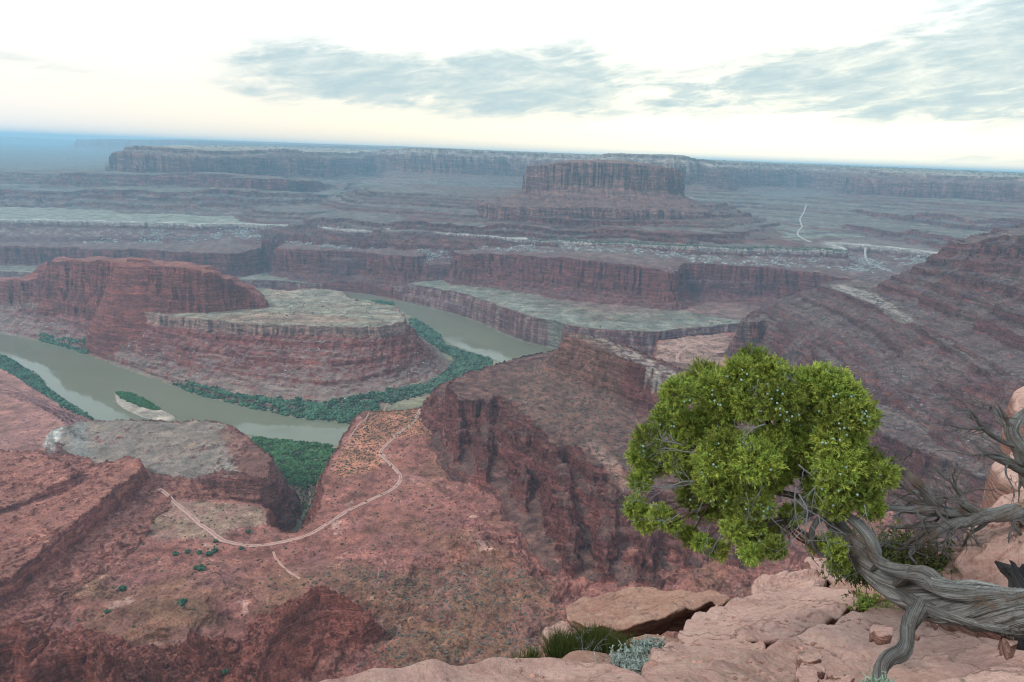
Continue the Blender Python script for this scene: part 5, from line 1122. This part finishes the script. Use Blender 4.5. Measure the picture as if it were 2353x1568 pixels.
LIMBS = [
    [(2125, 1385, 3.18, .036), (2105, 1410, 3.1, .032), (2088, 1440, 3.04, .028), (2082, 1475, 3.0, .026), (2068, 1500, 2.95, .030), (2040, 1512, 2.9, .028), (2024, 1535, 2.86, .026), (2018, 1568, 2.8, .024), (2012, 1640, 2.7, .022)],
    [(1912, 1195, 3.5, .014), (1885, 1192, 3.42, .013), (1868, 1215, 3.36, .012), (1866, 1245, 3.34, .010), (1880, 1270, 3.34, .008), (1905, 1278, 3.34, .007), (1930, 1268, 3.36, .006), (1946, 1244, 3.38, .005), (1940, 1225, 3.4, .004)],
    [(1862, 1115, 3.6, .028), (1830, 1075, 3.58, .022), (1800, 1030, 3.56, .018), (1770, 980, 3.56, .014), (1740, 920, 3.56, .010), (1725, 870, 3.56, .006)],
    [(1860, 1110, 3.6, .024), (1880, 1060, 3.62, .018), (1900, 1010, 3.64, .014), (1915, 960, 3.66, .010), (1920, 910, 3.66, .006)],
    [(1850, 1090, 3.6, .022), (1790, 1085, 3.52, .018), (1730, 1065, 3.46, .014), (1660, 1050, 3.42, .010), (1590, 1030, 3.4, .006), (1530, 1015, 3.4, .003)],
    [(1880, 1150, 3.56, .022), (1830, 1140, 3.48, .018), (1770, 1130, 3.42, .013), (1690, 1120, 3.36, .010), (1600, 1112, 3.34, .006), (1520, 1110, 3.34, .003)],
    [(1890, 1165, 3.54, .018), (1850, 1185, 3.46, .014), (1800, 1195, 3.4, .010), (1740, 1215, 3.36, .007), (1680, 1235, 3.34, .004)],
    [(1865, 1110, 3.6, .018), (1900, 1095, 3.5, .014), (1950, 1075, 3.46, .010), (2000, 1060, 3.44, .005)],
    [(1820, 1060, 3.58, .014), (1790, 1000, 3.62, .011), (1700, 950, 3.64, .008), (1620, 900, 3.66, .004)],
]
for k, l_ in enumerate(LIMBS):
    o = tubes('branch', [(wp(l_), dict(seg=.012, nring=36 if k < 1 else 20, ridge=.14, twist=5, seed=30 + k, lump=.16))], M_wood if k < 2 or k == 6 else M_bark, jt)
    if k == 0: o['label'] = 'crooked bare limb propped on the slab below the trunk'
    if k == 1: o['label'] = 'thin bare branch curled in a loop'
# crown lobes measured in the picture: (x, y, radius)
LOBES = [(800, 275, 108), (720, 325, 105), (520, 340, 100), (900, 325, 98), (1000, 570, 85), (1045, 650, 80), (1060, 740, 80), (1000, 700, 70), (380, 440, 112), (600, 420, 130), (700, 400, 120), (880, 350, 130), (1090, 385, 105), (1190, 395, 128), (1270, 415, 118), (1330, 480, 110), (320, 590, 115), (430, 640, 120), (560, 600, 130), (640, 520, 130), (800, 490, 130), (960, 480, 130), (1080, 470, 120),
         (1150, 560, 110), (1260, 590, 130), (1370, 570, 110), (1445, 555, 62), (200, 700, 95), (150, 790, 70), (250, 830, 95), (360, 800, 90), (640, 740, 125), (560, 830, 110), (680, 860, 120), (800, 820, 150), (890, 730, 120), (960, 780, 100), (920, 900, 110), (1190, 830, 110), (1290, 830, 140), (1380, 850, 120), (1460, 870, 110), (1545, 900, 72),
         (1300, 950, 130), (1180, 1010, 95), (1280, 1070, 90), (1400, 990, 110), (440, 1010, 85), (550, 960, 100), (500, 1090, 85), (600, 1080, 90), (700, 1040, 105), (820, 1060, 100), (130, 1090, 72), (190, 1150, 85), (270, 1130, 60), (330, 1170, 55), (440, 1250, 55), (500, 1280, 42), (700, 1210, 85), (790, 1230, 95), (880, 1250, 95), (920, 1320, 62), (790, 1350, 55),
         (600, 1330, 50), (1020, 1130, 60), (1290, 1400, 52), (1280, 1330, 45), (1240, 1290, 40), (1450, 1040, 80), (1480, 1100, 50), (1170, 1300, 40), (1330, 700, 110), (1240, 690, 90), (150, 940, 60), (190, 880, 70), (420, 880, 60)]
def seg_quads(A, B, wdt, rg_):
    """thin two-blade crosses along segments A->B"""
    d = B - A; L = np.linalg.norm(d, axis=1)[:, None] + 1e-9; d = d / L
    r_ = rg_.normal(size=d.shape); u_ = np.cross(d, r_); u_ /= np.linalg.norm(u_, axis=1)[:, None] + 1e-9; v_ = np.cross(d, u_)
    Vs = []
    for q_ in (u_, v_):
        w_ = wdt[:, None]
        Vs.append(np.stack([A - q_ * w_ * .5, A + q_ * w_ * .5, B + q_ * w_ * .35, B - q_ * w_ * .35], 1))
    return np.concatenate(Vs, 0)          # (2n,4,3)
rg_ = np.random.RandomState(23)
VQ, CQ = [], []; lobe3 = []
for (x, y, r_) in LOBES:
    px, py = c7(x, y); D = 3.52 - .20 * (1 - ((x - 820) / 900) ** 2) * (.3 + .7 * (y / 1400)) + rg_.uniform(-.12, .16) 
    if r_ < 75: D += rg_.uniform(-.05, .05)
    c_ = np.array(Pd(px, py, D)); R_ = r_ * .401 / FPX * D * .90
    lobe3.append((c_, R_))
    n = int(430 * (r_ / 110) ** 2 + 60 * (r_ < 90)); tone_l = 1 + .16 * rg_.normal()
    dr_ = rg_.normal(size=(n, 3)); dr_ /= np.linalg.norm(dr_, axis=1)[:, None]; dr_[:, 2] = dr_[:, 2] * .9 + .18
    f_ = .30 + .62 * rg_.rand(n, 1) ** .6
    lump_ = 1 + .28 * perlin(dr_[:, 0] * 2.6 + x, dr_[:, 2] * 2.6 + dr_[:, 1] * 1.7, 4)[:, None]
    P0 = c_ + dr_ * R_ * f_ * lump_; ax = dr_ + rg_.normal(size=(n, 3)) * .45 + [0, 0, .25]; ax /= np.linalg.norm(ax, axis=1)[:, None]
    Lf = (.026 + .024 * rg_.rand(n, 1)) * (.8 + .2 * r_ / 110)
    tone = np.clip(rg_.normal(1, .20, n), .5, 1.6) * (1 + .18 * rg_.normal()) ; yel = rg_.rand(n) ** 2 * .9 + .25 * rg_.rand()
    bend_ = rg_.normal(size=(n, 3)) * .25
    for s in range(3):            # main axis in three pieces
        A = P0 + (ax + bend_ * s * .2) * Lf * s / 3; B = P0 + (ax + bend_ * (s + 1) * .2) * Lf * (s + 1) / 3
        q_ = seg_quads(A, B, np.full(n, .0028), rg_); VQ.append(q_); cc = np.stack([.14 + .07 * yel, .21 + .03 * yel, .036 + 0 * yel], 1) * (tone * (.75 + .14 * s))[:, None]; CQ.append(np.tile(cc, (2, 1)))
    for s in range(9):            # side shoots, alternating
        t0 = .15 + .8 * s / 9
        A = P0 + (ax + bend_ * t0 * .6) * Lf * t0
        sd_ = np.cross(ax, rg_.normal(size=(n, 3))); sd_ /= np.linalg.norm(sd_, axis=1)[:, None] + 1e-9
        dd_ = ax * .8 + sd_ * .75; dd_ /= np.linalg.norm(dd_, axis=1)[:, None]
        B = A + dd_ * (.011 + .012 * rg_.rand(n, 1)) * (1.15 - .5 * t0)
        q_ = seg_quads(A, B, .0022 + .0010 * rg_.rand(n), rg_); VQ.append(q_)
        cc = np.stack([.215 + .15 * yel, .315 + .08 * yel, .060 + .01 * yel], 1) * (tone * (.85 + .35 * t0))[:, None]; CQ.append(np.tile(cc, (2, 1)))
VQ = np.concatenate(VQ, 0); CQ = np.concatenate(CQ, 0)
m, t, b = new_mat('juniper_foliage')
at = t.add('ShaderNodeAttribute', attribute_name='Col').outputs['Color']; setin(t, b, 'Base Color', at); b.inputs['Roughness'].default_value = .6; b.inputs['Specular IOR Level'].default_value = .3
b.inputs['Subsurface Weight'].default_value = 0.0
M_leaf = m
print('foliage quads', len(VQ))
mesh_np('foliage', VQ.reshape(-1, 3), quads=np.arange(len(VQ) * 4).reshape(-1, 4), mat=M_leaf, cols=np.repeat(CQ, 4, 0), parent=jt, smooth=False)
# limbs inside the crown that carry the lobes
hub = [np.array(Pd(x, y, d)) for x, y, d in ((1725, 890, 3.56), (1800, 1030, 3.56), (1915, 950, 3.66), (1660, 1050, 3.44), (1690, 1120, 3.38), (1790, 1085, 3.5), (1800, 1195, 3.4), (1950, 1075, 3.46), (1700, 950, 3.62), (1850, 1100, 3.6))]
sp = []
for c_, R_ in lobe3:
    h_ = min(hub, key=lambda q: np.linalg.norm(q - c_)); mid = (h_ + c_) / 2 + rg_.normal(size=3) * .03
    sp.append(([tuple(h_) + (.007,), tuple(mid) + (.005,), tuple(c_) + (.0032,), tuple(c_ + (c_ - mid) * .35) + (.001,)], dict(seg=.02, nring=7, ridge=.06, seed=4)))
    for _ in range(3): grow(c_, rg_.normal(size=3), R_ * 1.0, .0022, 1, sp, rg_, step=.025, nring=5)
tubes('crown_twigs', sp, M_bark, jt)
# bleached bare twigs hanging out of the crown
for k, (x, y, dx, dz, L, r_) in enumerate([(470, 930, -1, .1, .22, .004), (470, 925, -.8, -.5, .24, .004), (480, 760, -.9, .25, .20, .0035), (400, 720, -1, .3, .16, .003), (870, 600, -1, -.1, .15, .0045), (860, 950, -.3, -.6, .14, .0035), (760, 990, .2, -.7, .12, .003), (900, 1130, .5, -.6, .14, .003),
                                         (1050, 960, .15, -1, .42, .0042), (1065, 1000, .35, -1, .36, .004), (1160, 950, .1, -.8, .14, .0035), (1160, 960, -.6, -.5, .12, .003), (560, 1170, -.5, -.7, .13, .003), (380, 1110, -.8, -.5, .15, .003), (260, 1060, -1, -.05, .14, .003), (620, 1220, -.4, -.8, .13, .003), (740, 700, .6, -.4, .10, .003),
                                         (830, 340, .1, -1, .13, .003), (1060, 830, .6, -.5, .10, .0035), (680, 1300, 0, -1, .08, .0025), (1180, 1130, .1, -1, .16, .003), (1440, 1060, .2, -1, .10, .003), (540, 990, -.4, -.8, .12, .003), (1050, 360, -.6, .5, .10, .003)]):
    px, py = c7(x, y); p0 = Pd(px, py, 3.22 + .08 * rg_.rand()); out_ = []
    grow(p0, (dx, -.15, dz), L, r_, 2, out_, rg_, bend=.35, fork=4, step=.03, nring=6)
    tubes('bare_twig', out_, M_twig, jt)
# berries: blue-green cones, each one a child
m, t, b = new_mat('juniper_berry'); setin(t, b, 'Base Color', (.25, .37, .32, 1)); b.inputs['Roughness'].default_value = .55; M_berry = m
bmb = bmesh.new(); bmesh.ops.create_uvsphere(bmb, u_segments=12, v_segments=8, radius=.0058); bme = bpy.data.meshes.new('berry'); bmb.to_mesh(bme); bmb.free(); bme.materials.append(M_berry)
for p_ in bme.polygons: p_.use_smooth = True
BER = [(490, 305), (520, 300), (533, 302), (572, 290), (655, 325), (740, 288), (767, 312), (735, 345), (690, 392), (570, 405), (568, 430), (582, 465), (600, 485), (615, 490), (408, 470), (440, 462), (455, 478), (487, 478), (350, 590), (335, 610), (350, 612), (598, 608), (655, 630), (530, 520), (652, 622), (885, 370), (945, 388), (942, 405), (908, 455), (940, 478), (972, 425), (885, 425), (935, 512), (958, 510), (958, 546), (995, 530), (995, 575), (1008, 580), (1065, 545), (1025, 555),
       (838, 522), (850, 525), (1120, 505), (1108, 525), (1180, 525), (1235, 292), (1225, 300), (1280, 428), (1262, 440), (1308, 478), (1365, 440), (1380, 435), (1425, 530), (1450, 525), (1440, 540), (1455, 555), (1425, 565), (1470, 560), (1465, 580), (1440, 592), (1420, 575), (1295, 595), (1300, 625), (1325, 620), (1352, 620), (1338, 660), (1300, 690), (1262, 682), (1198, 705), (1220, 708), (1147, 638), (1120, 590), (1128, 600), (1075, 605),
       (605, 710), (555, 772), (523, 768), (173, 725), (155, 760), (175, 752), (180, 782), (165, 790), (575, 830), (590, 845), (507, 875), (520, 900), (535, 925), (903, 860), (1162, 798), (1112, 872), (1335, 845), (1302, 885), (1475, 910), (1507, 845), (1495, 805), (1530, 888), (1590, 845), (1150, 912), (1360, 930), (1293, 980), (1197, 972), (1400, 1003), (443, 1032), (560, 1040), (650, 1040), (762, 1055), (800, 1075), (762, 1085), (845, 1060), (888, 1070), (885, 1085), (905, 1088), (862, 1098), (862, 1125), (453, 1098), (490, 1132), (697, 1182), (848, 1230), (627, 1258), (643, 1278), (838, 1270), (815, 1290), (785, 1290), (775, 1290), (1262, 1065), (795, 1402), (120, 1148), (270, 602)]
import mathutils
kb = 0
bv = []
for k, (x, y) in enumerate(BER):
    px, py = c7(x, y); best = None
    # on the near surface of whichever lobe the sight line meets first
    o_ = np.array([0, 0, H0]); d_ = ray(px, py); d_ = d_ / np.linalg.norm(d_); tb = None
    for c_, R_ in lobe3:
        L_ = c_ - o_; tc_ = L_ @ d_; q2 = L_ @ L_ - tc_ ** 2
        if q2 < (R_ * 1.0) ** 2:
            tt_ = tc_ - math.sqrt((R_ * 1.0) ** 2 - q2)
            if tb is None or tt_ < tb: tb = tt_
    if tb is None: tb = 3.5 / math.hypot(d_[0], d_[1])
    p_ = o_ + d_ * (tb - .008)
    if kb < 99:
        ob = bpy.data.objects.new('berry', bme); COL.objects.link(ob); ob.parent = jt; ob.location = Vector(p_) - Vector(base_p); s_ = rg_.uniform(.8, 1.12); ob.scale = (s_, s_, s_); kb += 1
    else: bv.append(p_)
v1, f1 = ICO2
mesh_np('berries', np.vstack([v1 * .0062 + p_ for p_ in bv]), tris=np.vstack([f1 + k * len(v1) for k in range(len(bv))]), mat=M_berry, parent=jt)['kind'] = 'stuff'

# ------------------------------------------------------------------ dead wood behind the juniper
def dead(name, label, cat, base, limbs, twigs, mat=M_wood, seed=5, part='branch'):
    t_ = empty(name, Pd(*base)); tag(t_, label, cat); r2 = np.random.RandomState(seed)
    for k, l_ in enumerate(limbs):
        out_ = [(w7(l_), dict(seg=.02, nring=22, ridge=.13, twist=5, seed=seed + k, lump=.18))]
        P = w7(l_)
        for q_ in range(twigs):
            i_ = r2.randint(1, len(P)); a_ = np.array(P[i_ - 1]); b_ = np.array(P[i_]); f_ = r2.rand(); p_ = a_ * (1 - f_) + b_ * f_
            d_ = (b_ - a_)[:3]; d_ = d_ / np.linalg.norm(d_) * .6 + r2.normal(size=3) * .55
            grow(p_[:3], d_, r2.uniform(.15, .45), p_[3] * .35 + .0015, 2, out_, r2, bend=.5, fork=3, step=.04, nring=6)
        tubes('trunk' if k == 0 else part, out_, mat, t_)
    return t_
dead('dead_juniper', 'tangle of bare grey juniper branches reaching out from the rounded boulder', 'dead tree', (2290, 1195, 5.2), [
    [(2330, 1100, 5.3, .05), (2170, 1122, 5.2, .045), (2060, 1122, 5.15, .042), (1960, 1112, 5.1, .044), (1890, 1095, 5.05, .042), (1830, 1050, 5.0, .038), (1790, 985, 4.95, .034), (1740, 930, 4.9, .030), (1680, 880, 4.9, .024), (1640, 840, 4.85, .018), (1625, 805, 4.85, .012), (1570, 788, 4.85, .005)],
    [(2140, 1122, 5.2, .032), (2060, 1095, 5.15, .032), (2010, 1050, 5.1, .028), (1985, 1000, 5.1, .022), (1970, 970, 5.1, .015), (1940, 962, 5.1, .006)],
    [(2150, 1125, 5.2, .036), (2050, 1150, 5.1, .036), (1950, 1175, 5.0, .032), (1850, 1190, 4.95, .026), (1760, 1225, 4.9, .020), (1700, 1270, 4.85, .014), (1640, 1300, 4.8, .006)],
    [(1900, 1100, 5.05, .028), (1800, 1085, 4.95, .026), (1700, 1092, 4.9, .022), (1600, 1080, 4.85, .016), (1520, 1075, 4.8, .008)],
    [(1850, 1080, 5.0, .022), (1780, 1050, 5.0, .020), (1720, 1040, 5.0, .016), (1640, 1010, 5.0, .010), (1610, 990, 5.0, .006)],
    [(1800, 1000, 5.0, .020), (1700, 985, 5.05, .015), (1660, 950, 5.05, .010), (1600, 940, 5.05, .005)],
    [(1950, 1170, 5.0, .022), (1860, 1215, 4.9, .020), (1760, 1280, 4.8, .016), (1700, 1340, 4.7, .010), (1740, 1400, 4.65, .006)],
    [(1850, 1185, 4.95, .018), (1750, 1180, 4.9, .015), (1640, 1190, 4.85, .012), (1560, 1180, 4.8, .006)],
    [(1990, 1160, 5.0, .018), (1930, 1230, 4.95, .012), (1880, 1310, 4.9, .005)]], 5, M_wood, 5)
dead('dead_snag', 'bare twisted branches at the right edge above the boulders', 'dead tree', (2370, 1130, 6.2), [
    [(2420, 1000, 6.2, .05), (2370, 900, 6.2, .05), (2345, 780, 6.2, .052), (2305, 700, 6.2, .050), (2285, 630, 6.2, .046), (2330, 570, 6.25, .040), (2400, 510, 6.3, .035)],
    [(2310, 720, 6.2, .026), (2240, 700, 6.1, .022), (2170, 660, 6.0, .018), (2110, 610, 5.9, .016), (2080, 560, 5.85, .012), (2040, 515, 5.8, .008), (1960, 522, 5.8, .004)],
    [(2120, 620, 5.9, .010), (2040, 622, 5.85, .008), (1960, 612, 5.8, .006), (1880, 590, 5.8, .003)],
    [(2290, 640, 6.2, .018), (2250, 570, 6.15, .012), (2215, 500, 6.1, .008), (2180, 450, 6.1, .004)],
    [(2400, 900, 6.0, .034), (2320, 850, 5.9, .032), (2240, 810, 5.8, .028), (2160, 775, 5.7, .020), (2110, 740, 5.7, .012), (2075, 712, 5.7, .005)],
    [(2360, 835, 5.9, .014), (2250, 790, 5.8, .010), (2180, 768, 5.7, .008), (2110, 775, 5.65, .006), (2095, 800, 5.65, .004)],
    [(2260, 820, 5.8, .010), (2250, 880, 5.75, .006), (2290, 960, 5.7, .004), (2300, 1010, 5.7, .002)]], 3, M_wood, 17)
dead('dead_stump', 'short dark splintered stump behind the trunk at the right edge', 'stump', (2345, 1490, 3.55), [
    [(2400, 1900, 3.5, .065), (2380, 1750, 3.55, .065), (2365, 1620, 3.6, .062), (2340, 1520, 3.65, .056), (2300, 1460, 3.7, .044), (2245, 1425, 3.72, .028), (2190, 1385, 3.75, .006)],
    [(2360, 1560, 3.6, .04), (2330, 1480, 3.62, .03), (2290, 1440, 3.64, .02), (2235, 1420, 3.66, .006)],
    [(2380, 1640, 3.55, .045), (2350, 1540, 3.55, .035), (2325, 1490, 3.56, .022), (2290, 1400, 3.6, .010), (2270, 1380, 3.6, .002)], [(2390, 1600, 3.6, .05), (2370, 1500, 3.6, .03), (2345, 1440, 3.6, .015), (2350, 1400, 3.6, .003)]], 0, M_char, 31)

# ------------------------------------------------------------------ small plants
def tuft(name, label, cat, base, n, h, spread, w_, c0, c1, lean=.35, seed=1, leafy=0, group=None):
    r2 = np.random.RandomState(seed); B0 = np.array(Pd(*base)); t_ = empty(name, B0); tag(t_, label, cat, group)
    VQ, CQ = [], []
    b0 = B0 + np.column_stack([r2.normal(size=n) * spread, r2.normal(size=n) * spread * .6, -np.abs(r2.normal(size=n)) * .01])
    d = np.column_stack([r2.normal(size=n) * lean, r2.normal(size=n) * lean, np.ones(n)]) + np.column_stack([(b0 - B0)[:, 0] / spread * .12, np.zeros(n), np.zeros(n)]); d /= np.linalg.norm(d, axis=1)[:, None]
    L = h * (.55 + .45 * r2.rand(n)); P = b0; k_ = 4
    for s in range(k_):
        d2 = d + r2.normal(size=(n, 3)) * .12; d2 /= np.linalg.norm(d2, axis=1)[:, None]; Q = P + d2 * (L / k_)[:, None]
        VQ.append(seg_quads(P, Q, np.full(n, w_) * (1 - .15 * s), r2)); f_ = r2.rand(n, 1); CQ.append(np.tile((np.array(c0) * (1 - f_) + np.array(c1) * f_) * (.55 + .2 * s), (2, 1)))
        for _ in range(leafy):
            e_ = Q + r2.normal(size=(n, 3)) * .010; f2 = r2.rand(n, 1)
            VQ.append(seg_quads(Q, e_, np.full(n, w_ * 2.2), r2)); CQ.append(np.tile((np.array(c0) * (1 - f2) + np.array(c1) * f2) * (.8 + .1 * s), (2, 1)))
        P = Q
    V_ = np.concatenate(VQ, 0); Cc = np.concatenate(CQ, 0)
    mesh_np('foliage', V_.reshape(-1, 3), quads=np.arange(len(V_) * 4).reshape(-1, 4), mat=M_leaf, cols=np.repeat(Cc, 4, 0), parent=t_, smooth=False)
    return t_
eph = ((.06, .095, .022), (.13, .17, .045))
e1 = tuft('joint_fir_bush', 'largest dark green broom-like bush in front of the undercut slab', 'bush', (1362, 1522, 4.05), 1700, .30, .06, .003, *eph, lean=.10, seed=1, leafy=0)
tuft('joint_fir_bush', 'dark green bush at the left of the broom-like bushes, below the slab', 'bush', (1295, 1520, 4.0), 1200, .26, .045, .003, *eph, lean=.12, seed=2, leafy=0)
tuft('joint_fir_bush', 'dark green bush right of the largest one, in the shade of the slab', 'bush', (1432, 1525, 4.0), 450, .22, .055, .003, *eph, lean=.12, seed=3, leafy=0)
tuft('joint_fir_bush', 'low green tuft at the far left of the bushes behind the smooth slab', 'bush', (1198, 1530, 3.3), 200, .08, .03, .0035, *eph, lean=.2, seed=4)
tuft('joint_fir_bush', 'small upright green tuft just left of the broom-like bushes', 'bush', (1222, 1528, 3.3), 160, .13, .014, .0035, *eph, lean=.12, seed=5)
out_ = []; r2 = np.random.RandomState(3)
for _ in range(3): grow(Pd(1345, 1520, 3.9), (.1 + r2.normal() * .2, 0, 1), .20, .003, 2, out_, r2, bend=.4, step=.03, nring=5)
tubes('bare_stem', out_, M_twig, e1)
sage = ((.22, .27, .24), (.36, .42, .38))
tuft('sagebrush', 'pale grey sagebrush at the foot of the smooth low slab', 'bush', (1448, 1535, 3.45), 170, .13, .045, .003, *sage, lean=.55, seed=6, leafy=3)
tuft('sagebrush', 'small grey sagebrush beside the dark gap under the cracked slab', 'bush', (1492, 1494, 3.9), 110, .09, .04, .003, *sage, lean=.6, seed=7, leafy=3)
tuft('sagebrush', 'lowest grey sagebrush tuft next to the smooth slab', 'bush', (1470, 1548, 3.2), 90, .07, .035, .003, *sage, lean=.6, seed=8, leafy=3)
tuft('leafy_sprig', 'little yellow green plant in the crack under the juniper trunk', 'plant', (2000, 1400, 4.9), 70, .13, .05, .003, (.16, .24, .04), (.28, .36, .08), lean=.6, seed=9, leafy=3)
tuft('sagebrush', 'grey green tuft at the bottom edge by the support limb', 'bush', (2018, 1585, 2.3), 50, .045, .025, .0022, (.2, .27, .2), (.32, .4, .3), lean=.6, seed=10, leafy=3)
tuft('juniper_shrub', 'low olive juniper growth behind the trunk, under the bare branches', 'shrub', (2062, 1305, 5.0), 420, .26, .16, .005, (.06, .085, .02), (.14, .15, .04), lean=.5, seed=11, leafy=3)
tuft('juniper_shrub', 'dark juniper growth below the tangle of bare branches', 'shrub', (1995, 1330, 5.4), 300, .22, .12, .005, (.045, .07, .018), (.11, .13, .035), lean=.5, seed=12, leafy=3)
# ------------------------------------------------------------------ the air of the canyon
HAZE = True
if HAZE:
    bm = bmesh.new(); bmesh.ops.create_cube(bm, size=1)
    zt_ = max(float(Hh.max()) + 20, H0 + 60); zb_ = min(float(Hh.min()), -4) - 30
    bmesh.ops.scale(bm, vec=(62000, 62000, zt_ - zb_), verts=bm.verts); bmesh.ops.translate(bm, vec=(0, 0, (zt_ + zb_) / 2), verts=bm.verts)
    me = bpy.data.meshes.new('haze'); bm.to_mesh(me); hz = bpy.data.objects.new('haze', me); COL.objects.link(hz)
    m = bpy.data.materials.new('haze_air'); m.use_nodes = True; nt = m.node_tree; nt.nodes.clear()
    out = nt.nodes.new('ShaderNodeOutputMaterial'); pv = nt.nodes.new('ShaderNodeVolumePrincipled')
    pv.inputs['Color'].default_value = (.42, .76, 1.0, 1); pv.inputs['Density'].default_value = 9.5e-5; pv.inputs['Anisotropy'].default_value = 0.55
    nt.links.new(pv.outputs[0], out.inputs['Volume']); me.materials.append(m)
    tag(hz, 'pale blue haze in the air over the canyon', kind='stuff')
print('objects', len(bpy.data.objects))
